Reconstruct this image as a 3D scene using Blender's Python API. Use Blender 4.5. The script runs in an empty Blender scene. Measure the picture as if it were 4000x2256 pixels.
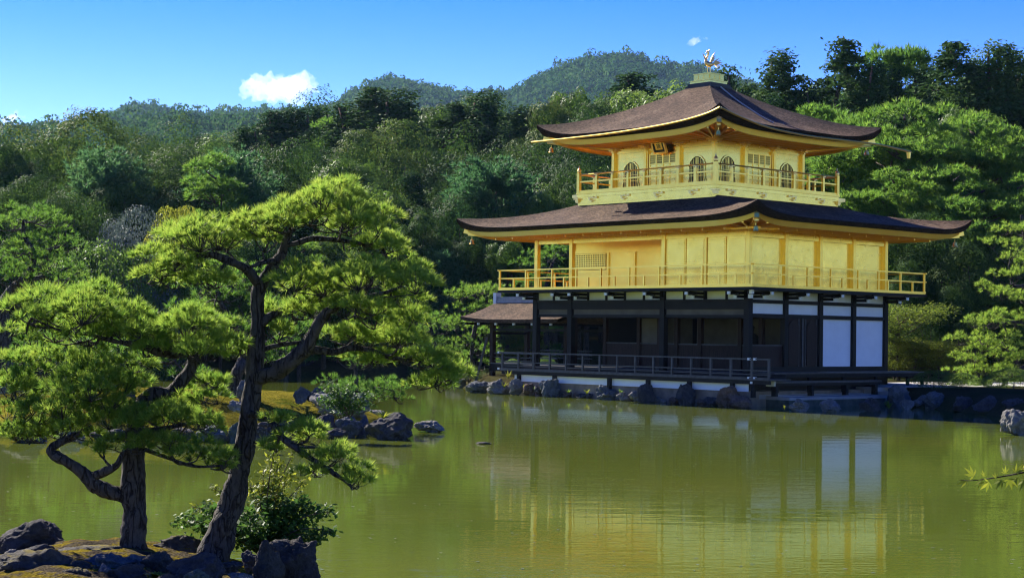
import bpy, bmesh, math, random
import numpy as np
from mathutils import Vector, Matrix, noise as mnoise
rng = np.random.default_rng(7); random.seed(7)
S = bpy.context.scene; COL = S.collection
# ------------------------------------------------------------------ camera
FPX, PITCH, ROLL, CAMZ = 6555.2, 0.0265, 0.0146, 2.55
cam_d = bpy.data.cameras.new('camera'); cam = bpy.data.objects.new('camera', cam_d); COL.objects.link(cam); S.camera = cam
cam_d.sensor_width = 36; cam_d.lens = FPX/4000*36; cam_d.clip_start = .1; cam_d.clip_end = 20000
_X = Vector((1, 0, 0)); _F = Vector((0, math.cos(PITCH), math.sin(PITCH))); _U = Vector((0, -math.sin(PITCH), math.cos(PITCH)))
_r = math.cos(ROLL)*_X + math.sin(ROLL)*_U; _u = math.cos(ROLL)*_U - math.sin(ROLL)*_X
cam.matrix_world = Matrix(((_r.x, _u.x, -_F.x, 0), (_r.y, _u.y, -_F.y, 0), (_r.z, _u.z, -_F.z, CAMZ), (0, 0, 0, 1)))
# ------------------------------------------------------------------ light
TH = 0.7293                                   # the pavilion's turn
LU = np.array([-math.sin(TH), math.cos(TH)]); RV = np.array([math.cos(TH), math.sin(TH)])
C0 = np.array([8.805, 62.465])
SUN_EL = math.radians(33.5); _a = math.radians(2.0)
_h = LU*math.cos(_a) + RV*math.sin(_a)
SUN = Vector((_h[0]*math.cos(SUN_EL), _h[1]*math.cos(SUN_EL), math.sin(SUN_EL)))
sd = bpy.data.lights.new('sun', 'SUN'); sd.energy = 5.0; sd.angle = math.radians(.53); sd.color = (1, .93, .80)
so = bpy.data.objects.new('sun', sd); COL.objects.link(so); so.location = (-60, 60, 80)
so.rotation_euler = (-SUN).to_track_quat('-Z', 'Y').to_euler()
W = bpy.data.worlds.new('World'); S.world = W; W.use_nodes = True
wn = W.node_tree; bg = wn.nodes['Background']
sky = wn.nodes.new('ShaderNodeTexSky'); sky.sky_type = 'NISHITA'; sky.sun_disc = False
sky.sun_elevation = SUN_EL; sky.sun_rotation = math.atan2(SUN.x, SUN.y); sky.altitude = 100; sky.air_density = 1.0; sky.dust_density = 0.; sky.ozone_density = 3.0
hs = wn.nodes.new('ShaderNodeHueSaturation'); hs.inputs['Saturation'].default_value = 1.6; hs.inputs['Hue'].default_value = .539; hs.inputs['Value'].default_value = 1.0
wn.links.new(sky.outputs[0], hs.inputs['Color']); wn.links.new(hs.outputs[0], bg.inputs[0]); bg.inputs[1].default_value = .074
S.view_settings.view_transform = 'Standard'; S.view_settings.look = 'None'; S.view_settings.gamma = 1; S.view_settings.exposure = 1.5
S.cycles.filter_width = 1.15; S.cycles.max_bounces = 10; S.cycles.diffuse_bounces = 4; S.cycles.glossy_bounces = 7; S.cycles.transmission_bounces = 5; S.cycles.volume_bounces = 2
S.cycles.caustics_reflective = False; S.cycles.caustics_refractive = False; S.cycles.sample_clamp_indirect = 6

# ------------------------------------------------------------------ helpers
K = 4000/2576
def ray(px, py):
    "world direction of a photograph pixel (2576 wide), y component = depth"
    u0, w0 = px*K-2000, py*K-1128
    cr, sr = math.cos(ROLL), math.sin(ROLL)
    u = u0*cr+w0*sr; w = -u0*sr+w0*cr; c, s = math.cos(PITCH), math.sin(PITCH)
    X = u/FPX; v = -w/FPX
    return np.array([X, c-v*s, s+v*c])
def at(px, py, Y):
    d = ray(px, py); p = d*(Y/d[1]); p[2] += CAMZ; return p
def onz(px, py, z):
    d = ray(px, py); p = d*((z-CAMZ)/d[2]); p[2] += CAMZ; return p
def tag(o, label=None, cat=None, group=None, kind=None):
    if label: o['label'] = label
    if cat: o['category'] = cat
    if group: o['group'] = group
    if kind: o['kind'] = kind
    return o
def empty(name, loc=(0, 0, 0), rz=0.):
    o = bpy.data.objects.new(name, None); COL.objects.link(o); o.location = loc; o.rotation_euler = (0, 0, rz); o.empty_display_size = .3
    return o
def obj(name, me, mat=None, parent=None):
    o = bpy.data.objects.new(name, me); COL.objects.link(o)
    if mat: me.materials.clear(); me.materials.append(mat)
    if parent: o.parent = parent
    return o
def np_mesh(name, V, F, smooth=False):
    "V (n,3), F (m,k) arrays"
    V = np.ascontiguousarray(V, np.float32); F = np.ascontiguousarray(F, np.int32)
    me = bpy.data.meshes.new(name); m, k = F.shape
    me.vertices.add(len(V)); me.vertices.foreach_set('co', V.ravel())
    me.loops.add(m*k); me.loops.foreach_set('vertex_index', F.ravel())
    me.polygons.add(m); me.polygons.foreach_set('loop_start', np.arange(0, m*k, k, dtype=np.int32))
    try: me.polygons.foreach_set('loop_total', np.full(m, k, np.int32))
    except Exception: pass
    if smooth: me.polygons.foreach_set('use_smooth', np.ones(m, bool))
    me.update(calc_edges=True); me.validate(); return me
class MB:
    "collects faces of one mesh, in (x,y,z)"
    def __init__(s): s.v = []; s.f = []
    def add(s, V, F):
        n = len(s.v); s.v += [tuple(map(float, p)) for p in V]; s.f += [tuple(int(i)+n for i in q) for q in F]
    def build(s, name, mat, parent=None, smooth=False, bevel=0):
        me = bpy.data.meshes.new(name); me.from_pydata(s.v, [], s.f)
        if bevel or not smooth:
            bm = bmesh.new(); bm.from_mesh(me); bmesh.ops.recalc_face_normals(bm, faces=bm.faces); bm.to_mesh(me); bm.free()
        if smooth: me.polygons.foreach_set('use_smooth', np.ones(len(me.polygons), bool))
        me.update(); return obj(name, me, mat, parent)
    def tube(s, pts, rad, n=8, cap=True, rough=0., seed=0, res=0):
        P = np.array(pts, float); R = np.array(rad, float)
        if res: P, R = resample(P, R, res)
        T = np.gradient(P, axis=0); T /= np.linalg.norm(T, axis=1)[:, None]+1e-9
        a = np.array([1., 0, 0]) if abs(T[0][0]) < .8 else np.array([0, 1., 0])
        V = []; nv = np.cross(T[0], a); nv /= np.linalg.norm(nv)
        for i in range(len(P)):
            nv = nv-T[i]*nv.dot(T[i]); nv /= np.linalg.norm(nv)+1e-9; b = np.cross(T[i], nv)
            for k in range(n):
                an = 2*math.pi*k/n; d = math.cos(an)*nv+math.sin(an)*b; r = R[i]
                if rough:
                    q = P[i]+d*r
                    r *= 1+rough*(mnoise.noise(Vector((q[0]*9+seed, q[1]*9, q[2]*4)))+.6*mnoise.noise(Vector((q[0]*26+seed, q[1]*26, q[2]*11))))
                V.append(P[i]+d*r)
        F = [(i*n+k, i*n+(k+1) % n, (i+1)*n+(k+1) % n, (i+1)*n+k) for i in range(len(P)-1) for k in range(n)]
        if cap: F += [tuple(range(n-1, -1, -1)), tuple((len(P)-1)*n+k for k in range(n))]
        s.add(V, F)
def resample(P, R, m):
    "Catmull-Rom, m points per segment"
    n = len(P); out = []; ro = []
    for i in range(n-1):
        p0, p1, p2, p3 = P[max(i-1, 0)], P[i], P[i+1], P[min(i+2, n-1)]
        for k in range(m):
            t = k/m
            out.append(.5*((2*p1)+(-p0+p2)*t+(2*p0-5*p1+4*p2-p3)*t*t+(-p0+3*p1-3*p2+p3)*t**3)); ro.append(R[i]*(1-t)+R[i+1]*t)
    out.append(P[-1]); ro.append(R[-1]); return np.array(out), np.array(ro)
# ------------------------------------------------------------------ materials
class NT:
    def __init__(s, name):
        s.m = bpy.data.materials.new(name); s.m.use_nodes = True; s.t = s.m.node_tree; s.b = s.t.nodes['Principled BSDF']; s.out = s.t.nodes['Material Output']
    def n(s, ty, **kw):
        nd = s.t.nodes.new(ty)
        for k, v in kw.items():
            if k in nd.inputs.keys(): nd.inputs[k].default_value = v
            else: setattr(nd, k, v)
        return nd
    def l(s, a, b): s.t.links.new(a, b)
    def ramp(s, fac, stops):
        r = s.n('ShaderNodeValToRGB'); e = r.color_ramp.elements
        while len(e) > 1: e.remove(e[-1])
        e[0].position = stops[0][0]; e[0].color = (*stops[0][1], 1)
        for p, c in stops[1:]:
            q = e.new(p); q.color = (*c, 1)
        s.l(fac, r.inputs[0]); return r.outputs[0]
    def noise(s, scale, coord='Object', detail=4, rough=.55, sc=None, dist=0.):
        tc = s.n('ShaderNodeTexCoord'); mp = s.n('ShaderNodeMapping')
        if sc: mp.inputs['Scale'].default_value = sc
        s.l(tc.outputs[coord], mp.inputs[0]); nz = s.n('ShaderNodeTexNoise'); nz.inputs['Scale'].default_value = scale; nz.inputs['Detail'].default_value = detail
        nz.inputs['Roughness'].default_value = rough; nz.inputs['Distortion'].default_value = dist; s.l(mp.outputs[0], nz.inputs['Vector']); return nz.outputs[0]
    def bump(s, h, strength, dist):
        b = s.n('ShaderNodeBump'); b.inputs['Strength'].default_value = strength; b.inputs['Distance'].default_value = dist
        s.l(h, b.inputs['Height']); s.l(b.outputs[0], s.b.inputs['Normal']); return b
def simple(name, c, rough=.6, metal=0., var=.15, scale=3., spec=None, bump=0., bscale=20., bd=.01, sc=None):
    t = NT(name); nz = t.noise(scale, sc=sc)
    a = tuple(min(1, x*(1-var)) for x in c); b = tuple(min(1, x*(1+var)) for x in c)
    t.l(t.ramp(nz, [(.3, a), (.7, b)]), t.b.inputs['Base Color']); t.b.inputs['Roughness'].default_value = rough; t.b.inputs['Metallic'].default_value = metal
    if spec is not None: t.b.inputs['Specular IOR Level'].default_value = spec
    if bump: t.bump(t.noise(bscale, sc=sc), bump, bd)
    return t.m
def leafmat(name, stops, trans=.35, rough=.6, tcol=None, scale=.5, spec=.3, tree=.35):
    "leaf colour: random per leaf, slow noise through the crown, random per tree"
    t = NT(name); g = t.n('ShaderNodeNewGeometry'); oi = t.n('ShaderNodeObjectInfo'); nz = t.noise(scale, detail=2)
    a = t.n('ShaderNodeMath', operation='MULTIPLY_ADD'); t.l(g.outputs['Random Per Island'], a.inputs[0]); a.inputs[1].default_value = .35
    b = t.n('ShaderNodeMath', operation='MULTIPLY_ADD'); t.l(nz, b.inputs[0]); b.inputs[1].default_value = .75; b.inputs[2].default_value = -.06-tree*.5
    t.l(b.outputs[0], a.inputs[2])
    c = t.n('ShaderNodeMath', operation='MULTIPLY_ADD'); t.l(oi.outputs['Random'], c.inputs[0]); c.inputs[1].default_value = tree; t.l(a.outputs[0], c.inputs[2])
    col = t.ramp(c.outputs[0], stops)
    t.l(col, t.b.inputs['Base Color']); t.b.inputs['Roughness'].default_value = rough; t.b.inputs['Specular IOR Level'].default_value = spec*.35
    tr = t.n('ShaderNodeBsdfTranslucent'); mx = t.n('ShaderNodeMixShader'); mx.inputs[0].default_value = trans
    hsv = t.n('ShaderNodeHueSaturation'); hsv.inputs['Hue'].default_value = .49; hsv.inputs['Saturation'].default_value = 1.; hsv.inputs['Value'].default_value = 1.9
    t.l(col, hsv.inputs['Color']); t.l(hsv.outputs[0], tr.inputs[0])
    t.l(t.b.outputs[0], mx.inputs[1]); t.l(tr.outputs[0], mx.inputs[2]); t.l(mx.outputs[0], t.out.inputs[0]); return t.m

def gold_mat(name, c0, c1, rough):
    t = NT(name); nz = t.noise(2.2, detail=6)
    t.l(t.ramp(nz, [(.3, c0), (.7, c1)]), t.b.inputs['Base Color']); t.b.inputs['Metallic'].default_value = 1
    tc = t.n('ShaderNodeTexCoord'); sn = t.n('ShaderNodeVectorMath', operation='SNAP'); t.l(tc.outputs['Object'], sn.inputs[0]); sn.inputs[1].default_value = (.109, .109, .109); wnz = t.n('ShaderNodeTexWhiteNoise'); t.l(sn.outputs[0], wnz.inputs['Vector'])
    mm = t.n('ShaderNodeMix', data_type='FLOAT'); mm.inputs[0].default_value = .16; t.l(t.noise(5, detail=5), mm.inputs[2]); t.l(wnz.outputs['Value'], mm.inputs[3])
    r = t.n('ShaderNodeMapRange'); t.l(mm.outputs[0], r.inputs[0]); r.inputs[1].default_value = .2; r.inputs[2].default_value = .8; r.inputs[3].default_value = rough-.03; r.inputs[4].default_value = rough+.04; t.l(r.outputs[0], t.b.inputs['Roughness'])
    t.bump(t.noise(6, detail=4), .05, .015); return t.m
M = {}
M['gold'] = gold_mat('gold_leaf', (.83, .58, .14), (.91, .66, .19), .25)
M['goldtrim'] = gold_mat('gold_leaf_trim', (.95, .62, .13), (.98, .68, .17), .30)
M['bronze'] = simple('gilded_bronze', (.95, .66, .26), .35, 1., .12, 8)
M['black'] = simple('dark_timber', (.008, .006, .006), .6, 0, .4, 6, spec=.22, sc=(1, 1, .2))
M['brown'] = simple('brown_timber', (.032, .015, .010), .6, 0, .4, 7, spec=.2, sc=(4, 4, .4))
M['greywood'] = simple('weathered_timber', (.05, .047, .05), .5, 0, .4, 6, bump=.3, bscale=30, bd=.005)
M['white'] = simple('white_plaster', (.88, .89, .90), .85, 0, .04, 2)
M['tip'] = simple('white_paint', (.82, .82, .8), .6, 0, .04, 2)
M['dim'] = simple('dim_plaster', (.13, .11, .085), .9, 0, .25, 1.5)  # plaster with the gloom of the room put into its colour
M['stone'] = simple('cut_stone', (.27, .20, .135), .9, 0, .35, 2.5, bump=.5, bscale=18, bd=.03)
M['slab'] = simple('terrace_stone', (.34, .31, .27), .85, 0, .2, 1.5, bump=.3, bscale=25, bd=.01)
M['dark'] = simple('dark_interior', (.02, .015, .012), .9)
M['ink'] = simple('black_ink', (.01, .01, .01), .5)
M['dark_panel'] = simple('window_dark', (.06, .03, .025), .7)  # for flat panels; the inner shade of the openings is in this colour
M['tilegrey'] = simple('grey_ridge_tile', (.33, .33, .35), .6, 0, .2, 4)
def bark_roof(name, k=1.):
    t = NT(name); nz = t.noise(1.2, detail=6); fine = t.noise(6.5, detail=7, rough=.72, sc=(1, 1, 7))
    m = t.n('ShaderNodeMix', data_type='RGBA', blend_type='MULTIPLY'); m.inputs[0].default_value = .9
    t.l(t.ramp(nz, [(.28, (.078*k, .051*k, .033*k)), (.55, (.128*k, .083*k, .052*k)), (.75, (.195*k, .138*k, .09*k))]), m.inputs[6])
    t.l(t.ramp(fine, [(.38, (.22, .2, .19)), (.5, (.95, .9, .88)), (.61, (1.75, 1.7, 1.65))]), m.inputs[7]); t.l(m.outputs[2], t.b.inputs['Base Color'])
    t.b.inputs['Roughness'].default_value = .8; t.b.inputs['Specular IOR Level'].default_value = .08; t.bump(fine, 1., .14); return t.m
M['bark_roof'] = bark_roof('cypress_bark_shingle'); M['rim'] = bark_roof('shaded_cut_edge', .35)  # rim: darker bark copy, brown cut edge with eave shade in its colour
def rock_mat(name, c, light, moss=None):
    t = NT(name); nz = t.noise(3.6, detail=9, rough=.7); fine = t.noise(24, detail=6, rough=.7); vo = t.n('ShaderNodeTexVoronoi'); vo.inputs['Scale'].default_value = 3.
    tc = t.n('ShaderNodeTexCoord'); t.l(tc.outputs['Object'], vo.inputs['Vector']); vo.feature = 'DISTANCE_TO_EDGE'
    base = t.ramp(nz, [(.3, tuple(x*.5 for x in c)), (.52, c), (.68, tuple(x*1.5 for x in c)), (.75, light)])
    m = t.n('ShaderNodeMix', data_type='RGBA', blend_type='MULTIPLY'); m.inputs[0].default_value = .8; t.l(base, m.inputs[6])
    t.l(t.ramp(fine, [(.3, (.5, .5, .5)), (.65, (1.25, 1.25, 1.25))]), m.inputs[7]); o = m.outputs[2]
    if moss:
        g = t.n('ShaderNodeNewGeometry'); sp = t.n('ShaderNodeSeparateXYZ'); t.l(g.outputs['Normal'], sp.inputs[0])
        ad = t.n('ShaderNodeMath', operation='MULTIPLY'); t.l(sp.outputs[2], ad.inputs[0]); t.l(t.noise(3.5, detail=5), ad.inputs[1])
        m2 = t.n('ShaderNodeMix', data_type='RGBA'); t.l(t.ramp(ad.outputs[0], [(.42, (0, 0, 0)), (.55, (1, 1, 1))]), m2.inputs[0]); t.l(o, m2.inputs[6]); m2.inputs[7].default_value = (*moss, 1); o = m2.outputs[2]
    t.l(o, t.b.inputs['Base Color']); t.b.inputs['Roughness'].default_value = .9; t.b.inputs['Specular IOR Level'].default_value = .15
    h = t.n('ShaderNodeMath', operation='ADD'); t.l(fine, h.inputs[0]); t.l(nz, h.inputs[1]); t.bump(h.outputs[0], .9, .06); return t.m
M['rock_grey'] = rock_mat('grey_rock', (.21, .20, .18), (.55, .52, .46)); M['rock_dark'] = rock_mat('dark_rock', (.075, .07, .07), (.32, .30, .27))
M['rock_blue'] = rock_mat('blue_grey_rock', (.12, .13, .135), (.42, .43, .40)); M['rock_brown'] = rock_mat('brown_rock', (.18, .12, .085), (.4, .31, .25))
M['rock_moss'] = rock_mat('mossy_rock', (.085, .077, .066), (.30, .28, .23), (.16, .125, .012)); M['rock_green'] = rock_mat('lichen_rock', (.13, .155, .12), (.36, .4, .34))
def trunk_mat(name, c, light):
    t = NT(name); a = t.noise(13, detail=3, rough=.5, sc=(1, 1, .22), dist=.6); b = t.noise(30, detail=6, rough=.7, sc=(1, 1, .5))
    rd = t.n('ShaderNodeMath', operation='SUBTRACT'); t.l(a, rd.inputs[0]); rd.inputs[1].default_value = .5
    ab = t.n('ShaderNodeMath', operation='ABSOLUTE'); t.l(rd.outputs[0], ab.inputs[0]); crack = t.ramp(ab.outputs[0], [(0, (.22, .2, .2)), (.055, (1, 1, 1))])
    m = t.n('ShaderNodeMix', data_type='RGBA', blend_type='MULTIPLY'); m.inputs[0].default_value = 1; t.l(t.ramp(b, [(.3, c), (.7, light)]), m.inputs[6]); t.l(crack, m.inputs[7])
    t.l(m.outputs[2], t.b.inputs['Base Color']); t.b.inputs['Roughness'].default_value = .9; t.b.inputs['Specular IOR Level'].default_value = .2
    h = t.n('ShaderNodeMath', operation='MULTIPLY_ADD'); t.l(crack, h.inputs[0]); h.inputs[1].default_value = 1.; t.l(b, h.inputs[2]); t.bump(h.outputs[0], 1., .02); return t.m
M['trunk'] = trunk_mat('black_pine_bark', (.038, .032, .028), (.10, .086, .076)); M['trunk2'] = trunk_mat('brown_bark', (.07, .045, .035), (.15, .11, .085))
M['needle'] = leafmat('pine_needles', [(0, (.036, .10, .016)), (.3, (.095, .19, .026)), (.55, (.175, .265, .036)), (.85, (.28, .325, .056)), (1, (.39, .30, .08))], .54, .5, scale=7., tree=.1)
M['needle_mid'] = leafmat('pine_needles_mid', [(0, (.026, .082, .014)), (.4, (.065, .155, .022)), (.7, (.12, .21, .028)), (1, (.18, .25, .04))], .5, .5, scale=.8, tree=.2)
M['needle_blue'] = leafmat('pine_needles_bluish', [(0, (.02, .065, .026)), (.5, (.05, .13, .045)), (1, (.10, .20, .065))], .4, .5, scale=.5, tree=.25)
M['broad'] = leafmat('broadleaf_evergreen', [(0, (.014, .042, .010)), (.4, (.034, .082, .017)), (.75, (.075, .132, .025)), (1, (.14, .165, .034))], .22, .65, scale=.35, spec=.15, tree=.5)
M['broad_green'] = leafmat('green_broadleaf', [(0, (.03, .075, .014)), (.5, (.08, .155, .024)), (1, (.16, .23, .04))], .38, .5, scale=.35)
M['cypress'] = leafmat('cypress_sprays', [(0, (.014, .042, .015)), (.5, (.035, .082, .022)), (.85, (.072, .125, .03)), (1, (.10, .145, .035))], .17, .7, scale=.4, spec=.1, tree=.3)
M['maple'] = leafmat('maple_leaves', [(0, (.05, .085, .012)), (.4, (.10, .145, .018)), (.75, (.18, .19, .028)), (1, (.28, .16, .035))], .45, .5, scale=.7)
M['silver'] = leafmat('silver_leaves', [(0, (.05, .075, .06)), (.5, (.11, .14, .12)), (1, (.24, .27, .25))], .2, .5, scale=.6, spec=.4)
M['yellow'] = leafmat('yellow_green_leaves', [(0, (.06, .10, .01)), (.5, (.16, .19, .02)), (1, (.27, .25, .035))], .4, .5, scale=1.2)
M['camellia'] = leafmat('glossy_leaves', [(0, (.018, .05, .012)), (.4, (.04, .10, .018)), (.75, (.09, .16, .025)), (1, (.2, .26, .04))], .35, .55, scale=3, spec=.3, tree=.1)
M['forest'] = leafmat('hill_forest_leaves', [(0, (.010, .042, .013)), (.45, (.026, .074, .02)), (.8, (.062, .12, .028)), (1, (.105, .15, .034))], .3, .8, scale=.02, spec=.05, tree=.1)
M['moss'] = None
def moss_mat():
    t = NT('moss_ground'); nz = t.noise(1.1, detail=7); fine = t.noise(22, detail=6)
    m = t.n('ShaderNodeMix', data_type='RGBA', blend_type='MULTIPLY'); m.inputs[0].default_value = .9
    t.l(t.ramp(nz, [(.32, (.045, .043, .012)), (.43, (.11, .098, .014)), (.56, (.185, .155, .022)), (.68, (.075, .09, .012))]), m.inputs[6]); t.l(t.ramp(fine, [(.3, (.4, .4, .4)), (.65, (1.3, 1.3, 1.2))]), m.inputs[7])
    t.l(m.outputs[2], t.b.inputs['Base Color']); t.b.inputs['Roughness'].default_value = .95; t.b.inputs['Specular IOR Level'].default_value = 0.; t.bump(fine, 1, .05); return t.m
M['moss'] = moss_mat()
def soil_mat():
    t = NT('islet_soil'); nz = t.noise(2.6, detail=8, rough=.65); fine = t.noise(40, detail=6)
    m = t.n('ShaderNodeMix', data_type='RGBA', blend_type='MULTIPLY'); m.inputs[0].default_value = .9
    t.l(t.ramp(nz, [(.3, (.05, .042, .034)), (.47, (.095, .078, .055)), (.54, (.17, .13, .02)), (.66, (.22, .17, .022)), (.72, (.09, .075, .05))]), m.inputs[6]); t.l(t.ramp(fine, [(.3, (.3, .3, .3)), (.65, (1.3, 1.3, 1.2))]), m.inputs[7])
    t.l(m.outputs[2], t.b.inputs['Base Color']); t.b.inputs['Roughness'].default_value = .95; t.b.inputs['Specular IOR Level'].default_value = 0.; t.bump(fine, 1, .05); return t.m
M['soil'] = soil_mat(); M['darkstone'] = simple('dark_mossy_stone', (.075, .08, .055), .85, 0, .5, 3, bump=.6, bscale=16, bd=.03)  # mossy footing stone, darker than the terrace slabs
def ground_mat():
    t = NT('garden_ground'); nz = t.noise(.15, detail=6); fine = t.noise(5, detail=6)
    m = t.n('ShaderNodeMix', data_type='RGBA', blend_type='MULTIPLY'); m.inputs[0].default_value = .7
    t.l(t.ramp(nz, [(.35, (.03, .036, .014)), (.5, (.05, .044, .02)), (.65, (.025, .04, .012))]), m.inputs[6]); t.l(t.ramp(fine, [(.3, (.5, .5, .5)), (.7, (1.3, 1.3, 1.3))]), m.inputs[7])
    t.l(m.outputs[2], t.b.inputs['Base Color']); t.b.inputs['Roughness'].default_value = .95; t.b.inputs['Specular IOR Level'].default_value = 0.; t.bump(fine, .5, .1); return t.m
M['ground'] = ground_mat(); M['sand'] = simple('pale_gravel', (.50, .47, .42), .9, 0, .12, 6, bump=.4, bscale=60, bd=.02)
def water_mat():
    t = NT('pond_water'); t.b.inputs['Base Color'].default_value = (.098, .108, .016, 1); t.b.inputs['Roughness'].default_value = .012; t.b.inputs['IOR'].default_value = 1.33
    nz0 = t.noise(.10, detail=3); t.l(t.ramp(nz0, [(.35, (.078, .110, .014)), (.65, (.105, .126, .019))]), t.b.inputs['Base Color'])
    a = t.noise(.9, detail=3, sc=(.55, 1.6, 1)); b = t.noise(6.5, detail=3, sc=(.4, 1.5, 1)); patch = t.noise(.07, detail=3, sc=(.7, 1.3, 1))
    pr = t.n('ShaderNodeMapRange'); t.l(patch, pr.inputs[0]); pr.inputs[1].default_value = .42; pr.inputs[2].default_value = .62; pr.inputs[3].default_value = .12; pr.inputs[4].default_value = .5
    mu = t.n('ShaderNodeMath', operation='MULTIPLY'); t.l(b, mu.inputs[0]); t.l(pr.outputs[0], mu.inputs[1])
    ad = t.n('ShaderNodeMath', operation='MULTIPLY_ADD'); t.l(a, ad.inputs[0]); ad.inputs[1].default_value = 1.0; t.l(mu.outputs[0], ad.inputs[2])
    t.bump(ad.outputs[0], 1., .0042); return t.m
M['water'] = water_mat()
M['cloud'] = None

# ------------------------------------------------------------------ setting: pond, ground, hills
def P2(u, v): return C0+u*LU+v*RV
POND = np.array([(-60, 4), (30, 4), (25, 20), (22, 35), (19.6, 47), (17.2, 54.5), (15.9, 59.6), P2(-1.2, 6.9), P2(-.6, 6.0), P2(-.3, 2.5), P2(.6, 1.6), P2(11.0, 1.6), P2(12.0, .6), (-1.7, 74.8), (-2.8, 84), (-6, 95), (-14, 99), (-24, 94), (-40, 92), (-60, 70)])
def poly_dist(X, Y, poly):
    "signed distance, positive outside"
    inside = np.zeros(X.shape, bool); D = np.full(X.shape, 1e9); n = len(poly)
    for i in range(n):
        (x1, y1), (x2, y2) = poly[i], poly[(i+1) % n]
        c = ((y1 > Y) != (y2 > Y)) & (X < (x2-x1)*(Y-y1)/((y2-y1) if y2 != y1 else 1e-9)+x1); inside ^= c
        t = np.clip(((X-x1)*(x2-x1)+(Y-y1)*(y2-y1))/((x2-x1)**2+(y2-y1)**2), 0, 1); D = np.minimum(D, np.hypot(X-x1-t*(x2-x1), Y-y1-t*(y2-y1)))
    return np.where(inside, -D, D)
def vnoise(X, Y, sc, seed=0., z=0.):
    f = np.frompyfunc(lambda a, b: mnoise.fractal(Vector((a*sc+seed, b*sc-seed, z)), 1., 2., 4), 2, 1)
    return f(X, Y).astype(float)
def land_h(X, Y, fine=True):
    d = poly_dist(X, Y, POND)
    h = np.clip(d*.9, -.9, .62)
    h = h+np.clip(Y-104, 0, 160)*.05*np.clip((d-2)/10, 0, 1)
    return h
xs = np.unique(np.concatenate([np.linspace(-3000, -70, 14), np.arange(-70, 45, 1.), np.linspace(45, 3000, 14)]))
ys = np.unique(np.concatenate([np.linspace(-300, -5, 6), np.arange(-5, 125, 1.), np.linspace(125, 4000, 22)]))
GX, GY = np.meshgrid(xs, ys); GZ = land_h(GX, GY)+np.where(GZ0 := (poly_dist(GX, GY, POND) > 3), .12*vnoise(GX, GY, .13), 0)
def grid_mesh(name, X, Y, Z, smooth=True):
    h, w = X.shape; V = np.stack([X.ravel(), Y.ravel(), Z.ravel()], 1); i = np.arange(h*w).reshape(h, w)
    return np_mesh(name, V, np.stack([i[:-1, :-1].ravel(), i[:-1, 1:].ravel(), i[1:, 1:].ravel(), i[1:, :-1].ravel()], 1), smooth)
tag(obj('ground', grid_mesh('ground', GX, GY, GZ), M['ground']), kind='structure')
wv = np.array([(-61, 3, 0), (31, 3, 0), (31, 100, 0), (-61, 100, 0)]); tag(obj('pond_water', np_mesh('pond_water', wv, np.array([[0, 1, 2, 3]])), M['water']), kind='structure')
def mound(name, poly, top, mat, step=.12, edge=.9, seed=0., rough=.12, pre=-.5):
    "low island: height from the distance to its shore"
    p = np.array(poly); x = np.arange(p[:, 0].min()-.6, p[:, 0].max()+.6, step); y = np.arange(p[:, 1].min()-.6, p[:, 1].max()+.6, step); X, Y = np.meshgrid(x, y)
    d = -poly_dist(X, Y, p); Z = np.where(d > 0, top*(1-np.exp(-np.maximum(d, 0)/edge)), np.maximum(d*1.5, pre)); Z += rough*vnoise(X, Y, .7, seed)*np.clip(d+.3, 0, 1)+.03*vnoise(X, Y, 4., seed)*np.clip(d, 0, 1)
    return tag(obj(name, grid_mesh(name, X, Y, Z), mat), kind='structure')
ISL = [onz(*q, 0)[:2] for q in ((-60, 1098), (120, 1092), (300, 1088), (480, 1094), (600, 1098), (760, 1082), (900, 1088), (1000, 1086), (1000, 1070), (970, 1056), (900, 1048), (800, 1040), (700, 1036), (500, 1036), (200, 1040), (-60, 1044))]
mound('mossy_island', ISL, .95, M['moss'], .14, 1.7, 3.)
NEAR = [onz(*q, 0)[:2] for q in ((-120, 1425), (60, 1412), (250, 1402), (420, 1396), (560, 1418), (680, 1440), (770, 1470), (800, 1560))]+[np.array((-1.6, 12.)), np.array((-6.5, 12.))]
mound('near_islet', NEAR, .53, M['soil'], .045, 1.1, 9., .07)
LEFTI = [onz(*q, 0)[:2] for q in ((-90, 1000), (-20, 1004), (50, 990), (75, 976), (40, 966), (-90, 958))]
mound('left_islet', LEFTI, .8, M['moss'], .25, 1.5, 5.)
# gravel court beside the pavilion
gp = [P2(-1.7, 6.6), P2(-3., 14), P2(-9, 22), P2(-4, 28), P2(2, 16), P2(1.5, 10.2), P2(-.2, 7)]
tag(obj('gravel_path', np_mesh('gravel_path', np.array([(*q, .66+.012*i) for i, q in enumerate(gp)]), np.array([list(range(7))])), M['sand']), kind='structure')

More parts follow.
